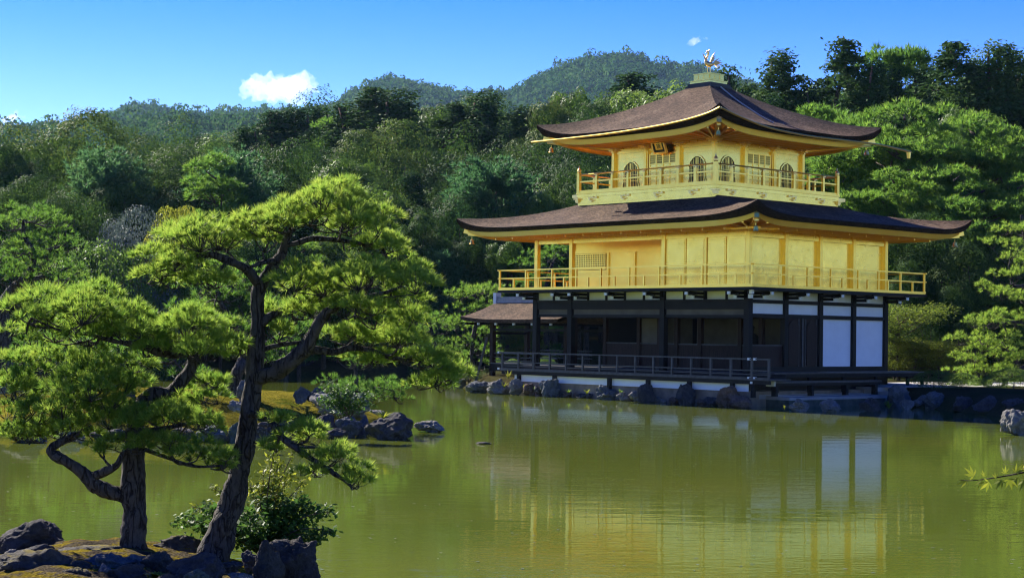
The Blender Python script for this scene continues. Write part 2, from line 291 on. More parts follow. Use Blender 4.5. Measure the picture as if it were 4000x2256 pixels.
# ------------------------------------------------------------------ foliage kit
def unit(a): return a/(np.linalg.norm(a, axis=-1, keepdims=True)+1e-9)
def rnd_dir(n): return unit(rng.normal(size=(n, 3)))
def leaf_quads(C, N, L, Wd, tilt=.6):
    "a lozenge per centre, facing roughly N"
    n = len(C); N = unit(N+tilt*rng.normal(size=(n, 3))*.6); A = unit(np.cross(N, rnd_dir(n))); B = np.cross(N, A)
    L = np.broadcast_to(np.asarray(L, float), (n,))[:, None]*(.65+.7*rng.random((n, 1))); Wd = np.broadcast_to(np.asarray(Wd, float), (n,))[:, None]*(.65+.7*rng.random((n, 1)))
    V = np.stack([C-A*L/2, C+B*Wd/2+N*Wd*.12, C+A*L/2, C-B*Wd/2+N*Wd*.12], 1).reshape(-1, 3)
    return V, np.arange(4*n).reshape(n, 4)
def lump_points(lumps, n, inner=.25, up=.35):
    "points on the shells of overlapping lumps; points deep inside another lump are dropped"
    c = np.array([l[0] for l in lumps], float); r = np.array([l[1] for l in lumps], float)
    if r.ndim == 1: r = np.repeat(r[:, None], 3, 1)
    w = (r[:, 0]*r[:, 1]+r[:, 0]*r[:, 2]); k = rng.choice(len(c), int(n*1.7), p=w/w.sum())
    d = rnd_dir(len(k)); d[:, 2] += up*(rng.random(len(k))); d = unit(d)
    q = c[k]+d*r[k]*(1-inner*rng.random((len(k), 1))**2)
    keep = np.ones(len(k), bool)
    for j in range(len(c)):
        s = (((q-c[j])/r[j])**2).sum(1); keep &= ~((s < .62) & (k != j))
    return q[keep][:n], d[keep][:n]
def trunk_mesh(name, h, r, limbs=(), sway=.03, n=9):
    m = MB(); z = np.linspace(-.3, h, 7); ph = rng.random(2)*6
    path = [(math.sin(t*.5+ph[0])*sway*t if t > 0 else 0, math.cos(t*.4+ph[1])*sway*t if t > 0 else 0, t) for t in z]
    m.tube(path, [r*(1.25 if i == 0 else 1)*(1-.85*i/6) for i in range(7)], n, rough=.12)
    for (a, b, r0) in limbs: m.tube([a, (np.array(a)+np.array(b))/2+np.array([0, 0, -.05*np.linalg.norm(np.array(b)-np.array(a))]), b], [r0, r0*.7, r0*.25], 5, res=2)
    me_o = m.build(name, None, smooth=True); me = me_o.data; bpy.data.objects.remove(me_o); return me
KIND = {}
def add_kind(kind, crown, trunk, h, mat, tmat):
    crown.materials.append(M[mat]); trunk.materials.append(M[tmat]); KIND.setdefault(kind, []).append((crown, trunk, h))
def rag(C, N, f, a):
    o = rng.random(3)*50; d = np.array([mnoise.noise(Vector(p)) for p in C*f*.6+o]); return C+N*(d*a)[:, None]
def mk_broad(h=10., r=4.2, n=40000, leaf=.17, nl=60, dome=1.):
    L = []
    for i in range(nl):
        d = rnd_dir(1)[0]; d[2] = abs(d[2])*1.2-.35; rr = .11+.21*rng.random()**1.4; k = .55+.58*rng.random(); q = d*np.array([r*.80, r*.80, h*.40*dome])*k; rr *= 1.1
        L.append((q+np.array([0, 0, h*(.60 if dome > .9 else .55)]), np.array([1, 1, .9])*r*rr*1.2))
    C, N = lump_points(L, n, .30); C = rag(C, N, 1.1, .55); C = rag(C, N, 2.7, .30); C += rng.normal(size=C.shape)*.05; V, F = leaf_quads(C, N, leaf*(.6+.9*rng.random(len(C))), leaf*.55, .42)
    limbs = [((0, 0, h*.25), L[i][0]*.9+np.array([0, 0, h*.05]), .10) for i in range(0, 16)]
    return np_mesh('crown', V, F), trunk_mesh('trunk', h*.75, .24, limbs)
def mk_cypress(h=17., r=3.4, n=15000, leaf=.32, gap=.55, nl=120):
    L = []; limbs = []
    for i in range(nl):
        f = (i+.5)/nl; z = h*(.10+.885*f); rad = r*(1-f)**.85*(.75+.5*rng.random())+.10; a = i*2.4+rng.normal()*.5; ln = rad*(.30+.72*rng.random()**.7)
        e = np.array([math.cos(a)*ln, math.sin(a)*ln, z-.12*ln]); q = (.34+.30*rng.random())*(.55+.6*(1-f)); L.append((e, np.array([q*1.15, q*1.15, q*.8])))
        if i % 2: limbs.append(((0, 0, z-.1*ln), tuple(e*np.array([.9, .9, 1])), .045))
    C, N = lump_points(L, n, .9, .2); C = rag(C, N, 1.6, .5); C += rng.normal(size=C.shape)*np.array([.14, .14, .09]); V, F = leaf_quads(C, N+np.array([0, 0, .3]), leaf, leaf*.5, .8)
    return np_mesh('crown', V, F), trunk_mesh('trunk', h*.97, .27, limbs)
def tufts(C, A, n, L, w, spread=1.0, droop=0.):
    "needle tufts: n slim triangles from each centre about its axis A"
    m = len(C); D = unit(rng.normal(size=(m, n, 3))*spread+A[:, None, :]*1.15); ln = L*(.7+.45*rng.random((m, n, 1)))*(.8+.4*rng.random((m, 1, 1)))
    base = C[:, None, :]+D*ln*.06; tip = C[:, None, :]+D*ln-np.array([0, 0, 1.])*droop*ln; side = unit(np.cross(D, rnd_dir(m*n).reshape(m, n, 3)))*w*.5
    V = np.stack([base-side, base+side, tip], 2).reshape(-1, 3); return V, np.arange(len(V)).reshape(-1, 3)
def mk_redpine(h=9., r=3.4, pads=34, per=120, nl=.25):
    C = []; A = []; limbs = []
    for i in range(pads):
        z = h*(.34+.64*(i+.5)/pads+.05*rng.normal()); f = min(1., 1.12-(z/h-.34)/.72); a = i*2.4+rng.normal()*.4; ln = r*max(f, .12)*(.45+.6*rng.random()); e = np.array([math.cos(a)*ln, math.sin(a)*ln, z])
        limbs.append(((math.sin(z)*.2, 0, z-.35*ln-.1), tuple(e), .06)); R = .45+.34*ln/r*2*rng.random()+.25*(1-f)
        k = int(per*(R*1.25)**2); rr = np.sqrt(rng.random(k)); an = rng.random(k)*6.283; q = np.stack([np.cos(an)*rr*R*1.25, np.sin(an)*rr*R*1.25, .62*R*(1-rr**2)*(.2+.9*rng.random(k))+.10*R*np.sin(an*5)*rr], 1)
        C.append(e+q); A.append(unit(q*np.array([.9, .9, .3])/R+np.array([0, 0, .75])))
    C = np.concatenate(C); A = np.concatenate(A); V, F = tufts(C, A, 13, nl, .04, .75)
    return np_mesh('crown', V, F), trunk_mesh('trunk', h*.93, .17, limbs, .05)
def mk_youngpine(h=8., r=2.6, n=2600):
    C = []; A = []; limbs = []
    for i in range(110):
        f = ((i+.5)/110)**1.1; z = h*(.10+.84*f); ln = r*(1-f)**.7*(.55+.6*rng.random())+.15; a = i*2.4+rng.normal()*.3; e = np.array([math.cos(a)*ln, math.sin(a)*ln, z+.35*ln]); limbs.append(((0, 0, z), tuple(e), .03))
        for k in range(9):
            t = .35+.65*rng.random(); b = np.array([0, 0, z])*(1-t)+e*t+rng.normal(size=3)*np.array([.30, .30, .14])*(.35+.3*ln); up = .45+.55*rng.random(); d = unit(np.array([math.cos(a)*.55+rng.normal()*.35, math.sin(a)*.55+rng.normal()*.35, 1.]))
            for q in np.linspace(0, up, 4): C.append(b+d*q); A.append(d)
    C = np.array(C); A = np.array(A); V, F = tufts(C, A, 11, .26, .045, .62)
    return np_mesh('crown', V, F), trunk_mesh('trunk', h*.95, .14, limbs[::2])
def mk_maple(h=4., r=2.0, n=16000, leaf=.075):
    C = []; limbs = []
    for i in range(34):
        a = rng.random()*6.283; f = rng.random(); ln = r*(.25+.85*rng.random())*(1-.45*f); e = np.array([math.cos(a)*ln, math.sin(a)*ln, h*(.26+.72*f)]); limbs.append(((0, 0, max(.5, e[2]-.5*ln-.2)), tuple(e), .03))
        k = n//34; C.append(e+rng.normal(size=(k, 3))*np.array([.34, .34, .11])*(.7+.2*r))
    C = np.concatenate(C); V, F = leaf_quads(C, np.tile([0, 0, 1.], (len(C), 1)), leaf, leaf*.8, .9)
    return np_mesh('crown', V, F), trunk_mesh('trunk', h*.6, .09, limbs)
def mk_bush(h=2., r=1.5, n=5000, leaf=.13, nl=18):
    L = []
    for i in range(nl):
        d = rnd_dir(1)[0]; d[2] = abs(d[2]); L.append((d*np.array([r*.7, r*.7, h*.55])+np.array([0, 0, h*.3]), np.array([1, 1, .8])*r*(.28+.16*rng.random())))
    C, N = lump_points(L, n); V, F = leaf_quads(C, N, leaf, leaf*.6, 1.)
    return np_mesh('crown', V, F), trunk_mesh('trunk', h*.5, .07)
for i in range(5): add_kind('broad', *mk_broad(10., 3.4+.3*i, 46000, .135, 48+9*i, (1., .86, 1.08, .92, 1.)[i]), 10., 'broad', 'trunk2')
for i in range(3): add_kind('broadgreen', *mk_broad(10., 3.2+.4*i, 40000, .14, 40+8*i, (1., .9, 1.06)[i]), 10., 'broad_green', 'trunk2')
for i in range(4): add_kind('cypress', *mk_cypress(17., 2.9+.35*i, 34000, .20, .5, 105+22*(i % 3)), 17., 'cypress', 'trunk2')
for i in range(3): add_kind('redpine', *mk_redpine(9., 3.2+.3*i), 9., 'needle_mid', 'trunk2')
for i in range(2): add_kind('youngpine', *mk_youngpine(8., 2.3+.5*i), 8., 'needle_blue', 'trunk2')
for i in range(2): add_kind('maple', *mk_maple(4., 1.9+.3*i), 4., 'maple', 'trunk2')
add_kind('silver', *mk_bush(2.4, 1.7, 12000, .055, 26), 2.4, 'silver', 'trunk2'); add_kind('yellow', *mk_bush(2.4, 1.4, 14000, .055, 26), 2.4, 'yellow', 'trunk2'); add_kind('bush', *mk_bush(2., 1.6, 14000, .06, 26), 2., 'broad_green', 'trunk2')
KNAME = {'broad': 'evergreen_oak', 'broadgreen': 'leafy_tree', 'cypress': 'cypress_tree', 'redpine': 'red_pine', 'youngpine': 'young_pine', 'maple': 'maple_tree', 'silver': 'silver_shrub', 'yellow': 'golden_shrub', 'bush': 'round_shrub'}
_gh = {}
def gh(x, y): return float(land_h(np.array([[x]]), np.array([[y]]))[0, 0])
def tree(kind, px, top, Y, label, group=None, wide=1., var=None, base=None):
    "a tree whose trunk stands at photograph column px, Y metres away, and whose tip reaches row top"
    wide *= {'broad': .70, 'broadgreen': .72, 'cypress': 1.2, 'redpine': .85, 'youngpine': .85}.get(kind, 1.); p = at(px, top, Y); z0 = gh(p[0], Y)-.05 if base is None else base
    vs = KIND[kind]; crown, trunk, h = vs[rng.integers(len(vs)) if var is None else var % len(vs)]
    r = empty(KNAME[kind], (p[0], Y, z0), rng.random()*6.283); s = (p[2]-z0)/h; r.scale = (s*wide, s*wide, s)
    tag(r, label, 'shrub' if kind in ('silver', 'yellow', 'bush') else 'tree', group)
    obj('trunk', trunk, None, r); obj('crown', crown, None, r); return r

# ------------------------------------------------------------------ the golden pavilion (local x = v, y = u)
PAV = empty('golden_pavilion', (C0[0], C0[1], 0), TH)
tag(PAV, 'three-storey gilded temple pavilion with dark curved bark roofs on the pond', 'pavilion')
def bx(m, u0, u1, v0, v1, z0, z1):
    V = [(v, u, z) for z in (z0, z1) for u in (u0, u1) for v in (v0, v1)]
    m.add(V, [(0, 2, 3, 1), (4, 5, 7, 6), (0, 1, 5, 4), (2, 6, 7, 3), (0, 4, 6, 2), (1, 3, 7, 5)])
def part(name, mat, parent=PAV, *boxes):
    m = MB()
    for b in boxes: bx(m, *b)
    return m.build(name, M[mat], parent)
def beam(m, p, q, w, h):
    "a bar from p to q given as (u,v,z)"
    a = Vector((p[1], p[0], p[2])); b = Vector((q[1], q[0], q[2])); t = (b-a).normalized(); s = t.cross(Vector((0, 0, 1))).normalized()*w/2; n = s.cross(t).normalized()*h/2
    V = [a-s-n, a+s-n, a+s+n, a-s+n, b-s-n, b+s-n, b+s+n, b-s+n]; m.add([tuple(x) for x in V], [(3, 2, 1, 0), (4, 5, 6, 7), (0, 1, 5, 4), (1, 2, 6, 5), (2, 3, 7, 6), (3, 0, 4, 7)])
def T(m, pts, rad, n=8, res=0): m.tube([(p[1], p[0], p[2]) for p in pts], rad, n, res=res)
UL, VD = 11.62, 8.48
# --- ground storey
part('foundation', 'stone', PAV, (-.9, 12.0, -.90, 8.9, -.6, .56))
part('plaster_skirt', 'white', PAV, (-.85, 11.9, -.955, -.92, .555, .838))
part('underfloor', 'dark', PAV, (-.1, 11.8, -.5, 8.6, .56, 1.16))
d1 = part('veranda_deck', 'greywood', PAV, (-1.95, 12.6, -1.17, .12, .985, 1.04))
part('edge_beam', 'black', d1, (-1.93, 12.55, -1.12, -.98, .84, .983), (-1.9, 12.5, -.1, .0, 1.042, 1.2))
part('floor', 'greywood', PAV, (-.02, 12.6, .122, VD, 1.17, 1.22))
de = part('veranda_deck', 'greywood', PAV, (-1.17, -.022, .13, 9.75, 1.20, 1.255))
part('edge_beam', 'black', de, (-1.12, -1.0, .16, 9.7, 1.06, 1.197))
for v in (.4, 2.3, 4.4, 6.5, 8.6, 9.6): part('deck_post', 'black', de, (-1.11, -1.01, v-.06, v+.06, .5, 1.06))
be = part('low_bench', 'greywood', PAV, (-1.62, -1.3, -.4, 6.1, .88, .95)); bs = part('bench_beam', 'black', be, (-1.58, -1.34, -.35, 6.05, .78, .878))
for v in (-.2, 1.9, 4.0, 5.85): part('bench_leg', 'black', be, (-1.56, -1.36, v-.07, v+.07, .4, .78))
part('end_cap', 'tip', be, (-1.66, -1.26, -.46, -.402, .77, .96))
for u in (11.54, 9.37, 6.2, 4.1, 1.96, -.16, -1.15): part('deck_post', 'black', d1, (u-.07, u+.07, -1.1, -.96, .35, .84))
rl = part('veranda_railing', 'greywood', PAV, (-2.0, 12.7, -1.14, -1.08, 1.725, 1.775), (-1.95, 12.6, -1.13, -1.09, 1.32, 1.36), (-1.95, 12.6, -1.13, -1.09, 1.18, 1.21), (-1.95, 12.65, -1.15, -1.07, 1.042, 1.09))
for u in (12.5, 11.49, 10.56, 9.58, 8.61, 7.64, 6.67, 5.7, 4.72, 3.75, 2.78, 1.81, .83, -.14, -1.14, -1.93): part('railing_post', 'greywood', rl, (u-.04, u+.04, -1.145, -1.075, 1.092, 1.722))
for u, z in ((12.74, 1.75), (12.74, 1.06), (-1.0, 1.75), (-1.28, 1.75), (-1.0, 1.065), (-1.28, 1.065), (-1.14, .9)): part('metal_cap', 'tip', rl, (u-.045, u+.045, -1.155, -1.065, z-.04, z+.04))
for u in (0, 4.28, 9.5, 11.62): part('pillar', 'black', PAV, (u-.12, u+.12, -.12, .12, 1.19, 4.36))
for u in (2.10, ): part('pillar', 'black', PAV, (u-.07, u+.07, -.07, .07, 3.92, 4.36))
for v in (2.12, 4.24, 6.36, 8.48): part('pillar', 'black', PAV, (-.11, .11, v-.11, v+.11, 1.22, 4.36))
for v in (2.12, 4.24, 6.36, 8.48): part('pillar', 'black', PAV, (11.51, 11.73, v-.11, v+.11, 1.22, 4.36))
# main beams on the south and east fronts
part('beam', 'black', PAV, (-.05, 11.66, -.085, .085, 3.58, 3.90)); part('beam', 'black', PAV, (-.05, 11.66, -.06, .06, 3.26, 3.37)); part('beam', 'black', PAV, (.10, 11.52, -.11, .11, 3.903, 3.955))
part('lintel_wall', 'white', PAV, (.1, 11.5, .0, .05, 3.95, 4.36))
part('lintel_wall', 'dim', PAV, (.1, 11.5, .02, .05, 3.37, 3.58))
for u in (1.05, 3.2, 5.35, 6.4, 7.45, 8.5, 10.56): part('strut', 'black', PAV, (u-.055, u+.055, -.03, .02, 3.956, 4.355))
part('beam', 'black', PAV, (-.085, .085, .1, 8.55, 3.82, 3.955)); part('beam', 'black', PAV, (-.085, .085, .1, 8.55, 3.28, 3.43)); part('beam', 'black', PAV, (-.1, .1, .1, 8.55, 1.24, 1.44))
part('lintel_wall', 'white', PAV, (-.0, .05, .1, 8.4, 3.956, 4.36)); part('lintel_wall', 'white', PAV, (.0, .05, .1, 8.4, 3.43, 3.82))
for v0, v1 in ((4.36, 6.24), (6.48, 8.36)):
    part('wall_panel', 'white', PAV, (.0, .05, v0, v1, 1.44, 3.28))
# the double door on the east front
part('wall_panel', 'brown', PAV, (.0, .06, 2.24, 4.12, 1.44, 3.28))
for v in (2.62, 3.72):
    dr = MB()
    def leafpoly(vc, hw, z0, z1, u0, u1, m):
        P = [(vc-hw, z0), (vc+hw, z0)]+[(vc+hw*math.cos(a), z1-.25+.25*math.sin(a)) for a in np.linspace(0, math.pi, 9)]
        V = [(v_, u_, z_) for u_ in (u0, u1) for v_, z_ in P]; n = len(P); m.add(V, [tuple(range(n)), tuple(range(2*n-1, n-1, -1))]+[(i, (i+1) % n, n+(i+1) % n, n+i) for i in range(n)])
    leafpoly(v, .30, 1.5, 3.2, -.02, -.065, dr); d_ = dr.build('door', M['brown'], PAV)
    part('door_frame', 'greywood', d_, (-.03, .02, v-.37, v-.31, 1.45, 3.27), (-.03, .02, v+.31, v+.37, 1.45, 3.27))
part('post', 'greywood', PAV, (-.06, .02, 3.13, 3.21, 1.44, 3.28))
part('low_panel_wall', 'brown', PAV, (.0, .08, .12, 2.0, 1.22, 2.22)); part('panel_rail', 'greywood', PAV, (-.02, .1, .12, 2.0, 2.222, 2.27))
# inner wall of the veranda room
for u in (11.5, 9.59, 7.61, 6.45, 5.5, 4.24, 2.15, 1.1): part('inner_pillar', 'brown', PAV, (u-.09, u+.09, 2.03, 2.21, 1.22, 3.6))
part('low_panel_wall', 'brown', PAV, (.12, 9.5, 2.09, 2.15, 1.22, 2.2)); part('panel_rail', 'greywood', PAV, (.12, 9.5, 2.07, 2.17, 2.202, 2.25))
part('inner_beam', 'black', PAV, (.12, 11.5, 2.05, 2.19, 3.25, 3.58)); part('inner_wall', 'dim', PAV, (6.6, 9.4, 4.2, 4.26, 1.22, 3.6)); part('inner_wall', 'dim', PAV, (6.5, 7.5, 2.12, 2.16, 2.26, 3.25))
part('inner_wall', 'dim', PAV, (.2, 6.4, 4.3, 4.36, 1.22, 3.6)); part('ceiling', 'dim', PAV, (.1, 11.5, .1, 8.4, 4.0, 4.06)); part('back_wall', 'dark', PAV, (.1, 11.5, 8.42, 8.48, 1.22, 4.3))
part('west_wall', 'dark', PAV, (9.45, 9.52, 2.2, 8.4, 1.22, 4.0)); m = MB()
for u in (3.2, 4.9): # seated wooden statues in the gloom
    pass
st = MB()
for a_, zz, rr in ((0, 0, .42),):
    st.tube([(3.6, 2.9, 1.2), (3.6, 2.9, 1.75), (3.6, 2.9, 2.15), (3.6, 2.9, 2.6), (3.6, 2.9, 2.72), (3.6, 2.9, 2.95), (3.6, 2.9, 3.05)], [.62, .55, .42, .30, .11, .16, .05], 12)
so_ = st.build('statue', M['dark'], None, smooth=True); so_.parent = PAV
# balcony brackets: two black arms with white ends
def bracket(u, v, du, dv):
    "arms pointing out along (du,dv)"
    m = MB(); cs = []
    for ln, z0, z1 in ((.62, 3.99, 4.10), (.98, 4.12, 4.24)):
        q = (u+du*ln, v+dv*ln); s = .06; c = MB(); cs.append(c)
        bx(m, min(u, q[0])-s*abs(dv), max(u, q[0])+s*abs(dv), min(v, q[1])-s*abs(du), max(v, q[1])+s*abs(du), z0, z1)
        e = (u+du*(ln+.03), v+dv*(ln+.03)); bx(c, e[0]-.065*abs(dv)-.028*abs(du), e[0]+.065*abs(dv)+.028*abs(du), e[1]-.065*abs(du)-.028*abs(dv), e[1]+.065*abs(du)+.028*abs(dv), z0-.01, z1-.02)
        for o in (-.13, .13): bx(c, e[0]-.02+o*abs(dv), e[0]+.02+o*abs(dv), e[1]-.02+o*abs(du), e[1]+.02+o*abs(du), z1+.0, z1+.05)
        bx(m, e[0]-.2*abs(dv)-.05*abs(du), e[0]+.2*abs(dv)+.05*abs(du), e[1]-.2*abs(du)-.05*abs(dv), e[1]+.2*abs(du)+.05*abs(dv), z1+.003, z1+.022+.05)
    b = m.build('bracket', M['black'], PAV)
    for c in cs: c.build('painted_end', M['tip'], b)
for u in (0, 2.1, 4.28, 6.4, 8.5, 9.5, 11.62): bracket(u, -.1, 0, -1)
for v in (0.02, 2.12, 4.24, 6.36, 8.48): bracket(-.1, v, -1, 0)
bd = MB(); beam(bd, (0, 0, 4.05), (-.62, -.62, 4.05), .14, .14); beam(bd, (0, 0, 4.2), (-.9, -.9, 4.2), .14, .14); bdo = bd.build('bracket', M['black'], PAV)
part('painted_end', 'tip', bdo, (-1.03, -.9, -1.03, -.9, 4.13, 4.3)); part('painted_end', 'tip', bdo, (-.75, -.62, -.75, -.62, 3.97, 4.12))
# --- second storey
b2 = part('balcony_floor', 'black', PAV, (-1.19, 12.81, -1.19, 9.67, 4.27, 4.372)); part('balcony_edge', 'goldtrim', b2, (-1.16, 12.78, -1.16, 9.64, 4.374, 4.425))
A0, A1, B0, B1 = -1.12, 12.74, -1.12, 9.60
def rails(m, z0, z1, w, ext=.12):
    for v in (B0, B1): bx(m, A0-ext, A1+ext, v-w, v+w, z0, z1)
    for u in (A0, A1): bx(m, u-w, u+w, B0-ext, B1+ext, z0+.002, z1-.002)
m = MB(); rails(m, 5.185, 5.235, .032); rails(m, 4.845, 4.89, .028, .10); rails(m, 4.427, 4.48, .05, .06)
rr2 = m.build('balcony_railing', M['goldtrim'], PAV)
def posts2(tall, low):
    for (u, v) in tall: part('railing_post', 'goldtrim', rr2, (u-.035, u+.035, v-.035, v+.035, 4.482, 5.183))
    for (u, v) in low: part('railing_post', 'goldtrim', rr2, (u-.032, u+.032, v-.032, v+.032, 4.482, 4.843))
tu = [12.74, 11.1, 9.5, 8.07, 6.67, 5.1, 3.5, 1.3, -1.12]; lw = [11.86, 10.31, 8.79, 7.38, 5.9, 4.3, 2.4, .46, -.33]
tv = [.49, 2.07, 3.49, 5.2, 6.5, 7.97]; lv = [-.32, 1.24, 2.8, 4.2, 5.8, 7.13, 8.79]
posts2([(u, B0) for u in tu]+[(u, B1) for u in tu]+[(A0, v) for v in tv]+[(A1, v) for v in tv], [(u, B0) for u in lw]+[(A0, v) for v in lv]+[(A1, v) for v in lv])
for u in (0, 4.28, 9.5, 11.62): part('pillar', 'goldtrim', PAV, (u-.09, u+.09, -.09, .09, 4.43, 6.68))
for v in (2.12, 4.24, 6.36, 8.48): part('pillar', 'goldtrim', PAV, (-.09, .09, v-.09, v+.09, 4.43, 6.68))
for v in (2.12, 8.48): part('pillar', 'goldtrim', PAV, (11.53, 11.71, v-.09, v+.09, 4.43, 6.68))
for v in (0, 2.12, 4.24, 6.36): part('wall_panel', 'gold', PAV, (.07, .12, v+.09, v+2.03, 4.43, 6.66))
part('wall_beam', 'gold', PAV, (-.055, .068, .09, 8.4, 6.30, 6.43)); part('wall_beam', 'gold', PAV, (-.03, .068, .09, 8.4, 6.44, 6.66)); part('wall_beam', 'gold', PAV, (.09, 11.53, -.055, .055, 6.32, 6.45)); part('wall_panel', 'gold', PAV, (.09, 4.2, -.02, .02, 6.45, 6.67))
part('wall_beam', 'gold', PAV, (4.3, 11.5, -.05, .05, 6.452, 6.67))
sh = MB()
for a, b in ((.1, 1.06), (1.12, 2.04), (2.16, 3.1), (3.16, 4.18)):
    bx(sh, a, b, -.005, .03, 4.43, 6.32)
    for k in range(24): bx(sh, a+.05, b-.05, -.05, -.006, 4.5+k*.075, 4.538+k*.075)
sh.build('shutter', M['gold'], PAV); part('wall_panel', 'gold', PAV, (.1, 4.2, .034, .06, 4.43, 6.4)); part('post', 'goldtrim', PAV, (2.05, 2.15, -.06, .03, 4.43, 6.32))
part('recess_wall', 'goldtrim', PAV, (4.28, 11.6, 2.10, 2.16, 4.43, 6.68)); part('recess_wall', 'gold', PAV, (4.25, 4.31, .09, 2.1, 4.43, 6.68)); part('recess_ceiling', 'goldtrim', PAV, (4.3, 11.6, .06, 2.1, 6.50, 6.55))  # oranger gold stands in for the recess's warm reflected glow
part('wall_beam', 'goldtrim', PAV, (4.31, 11.6, 2.05, 2.098, 6.02, 6.14))
lt = MB()
for k in range(18): bx(lt, 9.62+k*.107, 9.66+k*.107, 2.06, 2.085, 5.32, 5.98)
for k in range(8): bx(lt, 9.6, 11.5, 2.055, 2.08, 5.32+k*.09, 5.36+k*.09)
lw_ = part('lattice_window', 'dark_panel', PAV, (9.6, 11.5, 2.087, 2.097, 5.3, 6.0)); lt.build('lattice', M['goldtrim'], lw_)
for u in (9.45, 7.9, 6.3, 6.2, 5.3): part('door_post', 'goldtrim', PAV, (u-.045, u+.045, 2.04, 2.098, 4.43, 6.02))
part('back_wall', 'gold', PAV, (.05, 11.6, 8.42, 8.48, 4.43, 6.66)); part('west_wall', 'gold', PAV, (11.54, 11.6, 2.2, 8.4, 4.43, 6.66)); part('floor', 'goldtrim', PAV, (-.02, 11.64, -.05, 8.5, 4.427, 4.434))
# --- curved roofs
def roof(name, E, I, zmid, zhip0, lift, p, q, th0, th1, inset, fas, wall, wallz, nS=44, nT=14, tmax=1.):
    "E eave rectangle (u0,u1,v0,v1), I inner rectangle; zmid(t) height of the mid line, lift added towards the corners"
    def edge(side, s, R):
        u0, u1, v0, v1 = R; k = (s+1)/2
        return {0: (u0+(u1-u0)*k, v0), 1: (u1, v0+(v1-v0)*k), 2: (u1+(u0-u1)*k, v1), 3: (u0, v1+(v0-v1)*k)}[side]
    ss = np.sin(np.linspace(-1, 1, nS)*math.pi/2*.96)/math.sin(math.pi/2*.96)
    top = MB(); rim = MB(); eave = MB()
    def L(s): return abs(s)**p
    for side in range(4):
        V = []
        for t in np.linspace(0, tmax, nT):
            for s in ss:
                a = edge(side, s, E); b = edge(side, s, I); x = (a[0]+(b[0]-a[0])*t, a[1]+(b[1]-a[1])*t); z = zmid(t)+lift*L(s)*(1-t)**q
                V.append((x[1], x[0], z))
        F = [(i*nS+j, i*nS+j+1, (i+1)*nS+j+1, (i+1)*nS+j) for i in range(nT-1) for j in range(nS-1)]; top.add(V, F)
        def ring(R, zf): return [(edge(side, s, R)[1], edge(side, s, R)[0], zf(s)) for s in ss]
        def shrink(d): return (E[0]+d, E[1]-d, E[2]+d, E[3]-d)
        zt = lambda s: zmid(0)+lift*L(s)
        zb = lambda s: zt(s)-(th0+(th1-th0)*abs(s)**6)
        rows = [ring(shrink(0), zt), ring(shrink(.02), lambda s: zt(s)-.4*(zt(s)-zb(s))), ring(shrink(inset), zb), ring(shrink(inset+.18), lambda s: zb(s)+.01)]
        V = sum(rows, []); rim.add(V, [(i*nS+j+1, i*nS+j, (i+1)*nS+j, (i+1)*nS+j+1) for i in range(3) for j in range(nS-1)])
        zf = lambda s: zb(s)-fas*(1-.25*abs(s)**8)
        rows = [ring(shrink(inset+.12), lambda s: zb(s)+.006), ring(shrink(inset+.16), zf), ring(shrink(inset+.30), zf), ring(shrink(inset+.31), lambda s: zf(s)+.10), ring(wall, lambda s: wallz)]
        V = sum(rows, []); eave.add(V, [(i*nS+j+1, i*nS+j, (i+1)*nS+j, (i+1)*nS+j+1) for i in range(4) for j in range(nS-1)])
    r = top.build(name, M['bark_roof'], PAV, smooth=True); rim.build('roof_edge', M['rim'], r, smooth=True); e = eave.build('eave', M['goldtrim'], r)
    return r, e, edge, ss, (lambda s: zmid(0)+lift*L(s)-(th0+(th1-th0)*abs(s)**6)-fas)
E2 = (-2.46, 14.08, -2.46, 10.94); I2 = (2.3, 9.3, .7, 7.7)
z2 = lambda t: 6.91+.55*t+.62*t*t
R2 = roof('lower_roof', E2, I2, z2, 0, .50, 8, 1.6, .16, .40, .16, .20, (0, 11.62, 0, 8.48), 6.69)
E3 = (.73, 10.83, -.89, 9.21); I3 = (5.24, 6.32, 3.62, 4.70)
hx = [0, .153, .315, .477, .64, .80, .987, 1.]; hy = [11.27, 11.31, 11.47, 11.72, 12.01, 12.36, 12.86, 12.9]
def z3(t):
    i = min(6, int(np.searchsorted(hx, t, side='right')-1)); i = max(i, 0); w = (t-hx[i])/(hx[i+1]-hx[i]); return hy[i]+(hy[i+1]-hy[i])*w-.59*(1-t)**2.2
_ht = np.linspace(0, 1, 41); _hz = np.array([z3(t) for t in _ht]); _k = np.ones(7)/7; _hz[3:-3] = np.convolve(_hz, _k, 'valid')
R3 = roof('upper_roof', E3, I3, lambda t: float(np.interp(t, _ht, _hz)), 0, .59, 4.8, 2.2, .20, .44, .2, .22, (3.02, 8.54, 1.42, 6.91), 10.36, nT=22)
def rafters(R, E, wall, wz, step, off):
    r, e, edge, ss, zf = R; m = MB()
    u0, u1, v0, v1 = E
    for u in np.arange(u0+.5, u1-.4, step):
        s = (u-u0)/(u1-u0)*2-1; uw = min(max(u, wall[0]), wall[1])
        beam(m, (uw, wall[2], wz-.03), (u, v0+off, zf(s)+.075), .075, .10)
    for v in np.arange(v0+.5, v1-.4, step):
        s = (v-v0)/(v1-v0)*2-1; s = -s; vw = min(max(v, wall[2]), wall[3]); beam(m, (wall[0], vw, wz-.03), (u0+off, v, zf(s)+.075), .075, .10)
    m.build('rafters', M['goldtrim'], r)
rafters(R2, E2, (0, 11.62, 0, 8.48), 6.68, .53, .40); rafters(R3, E3, (3.02, 8.54, 1.42, 6.91), 10.35, .46, .42)
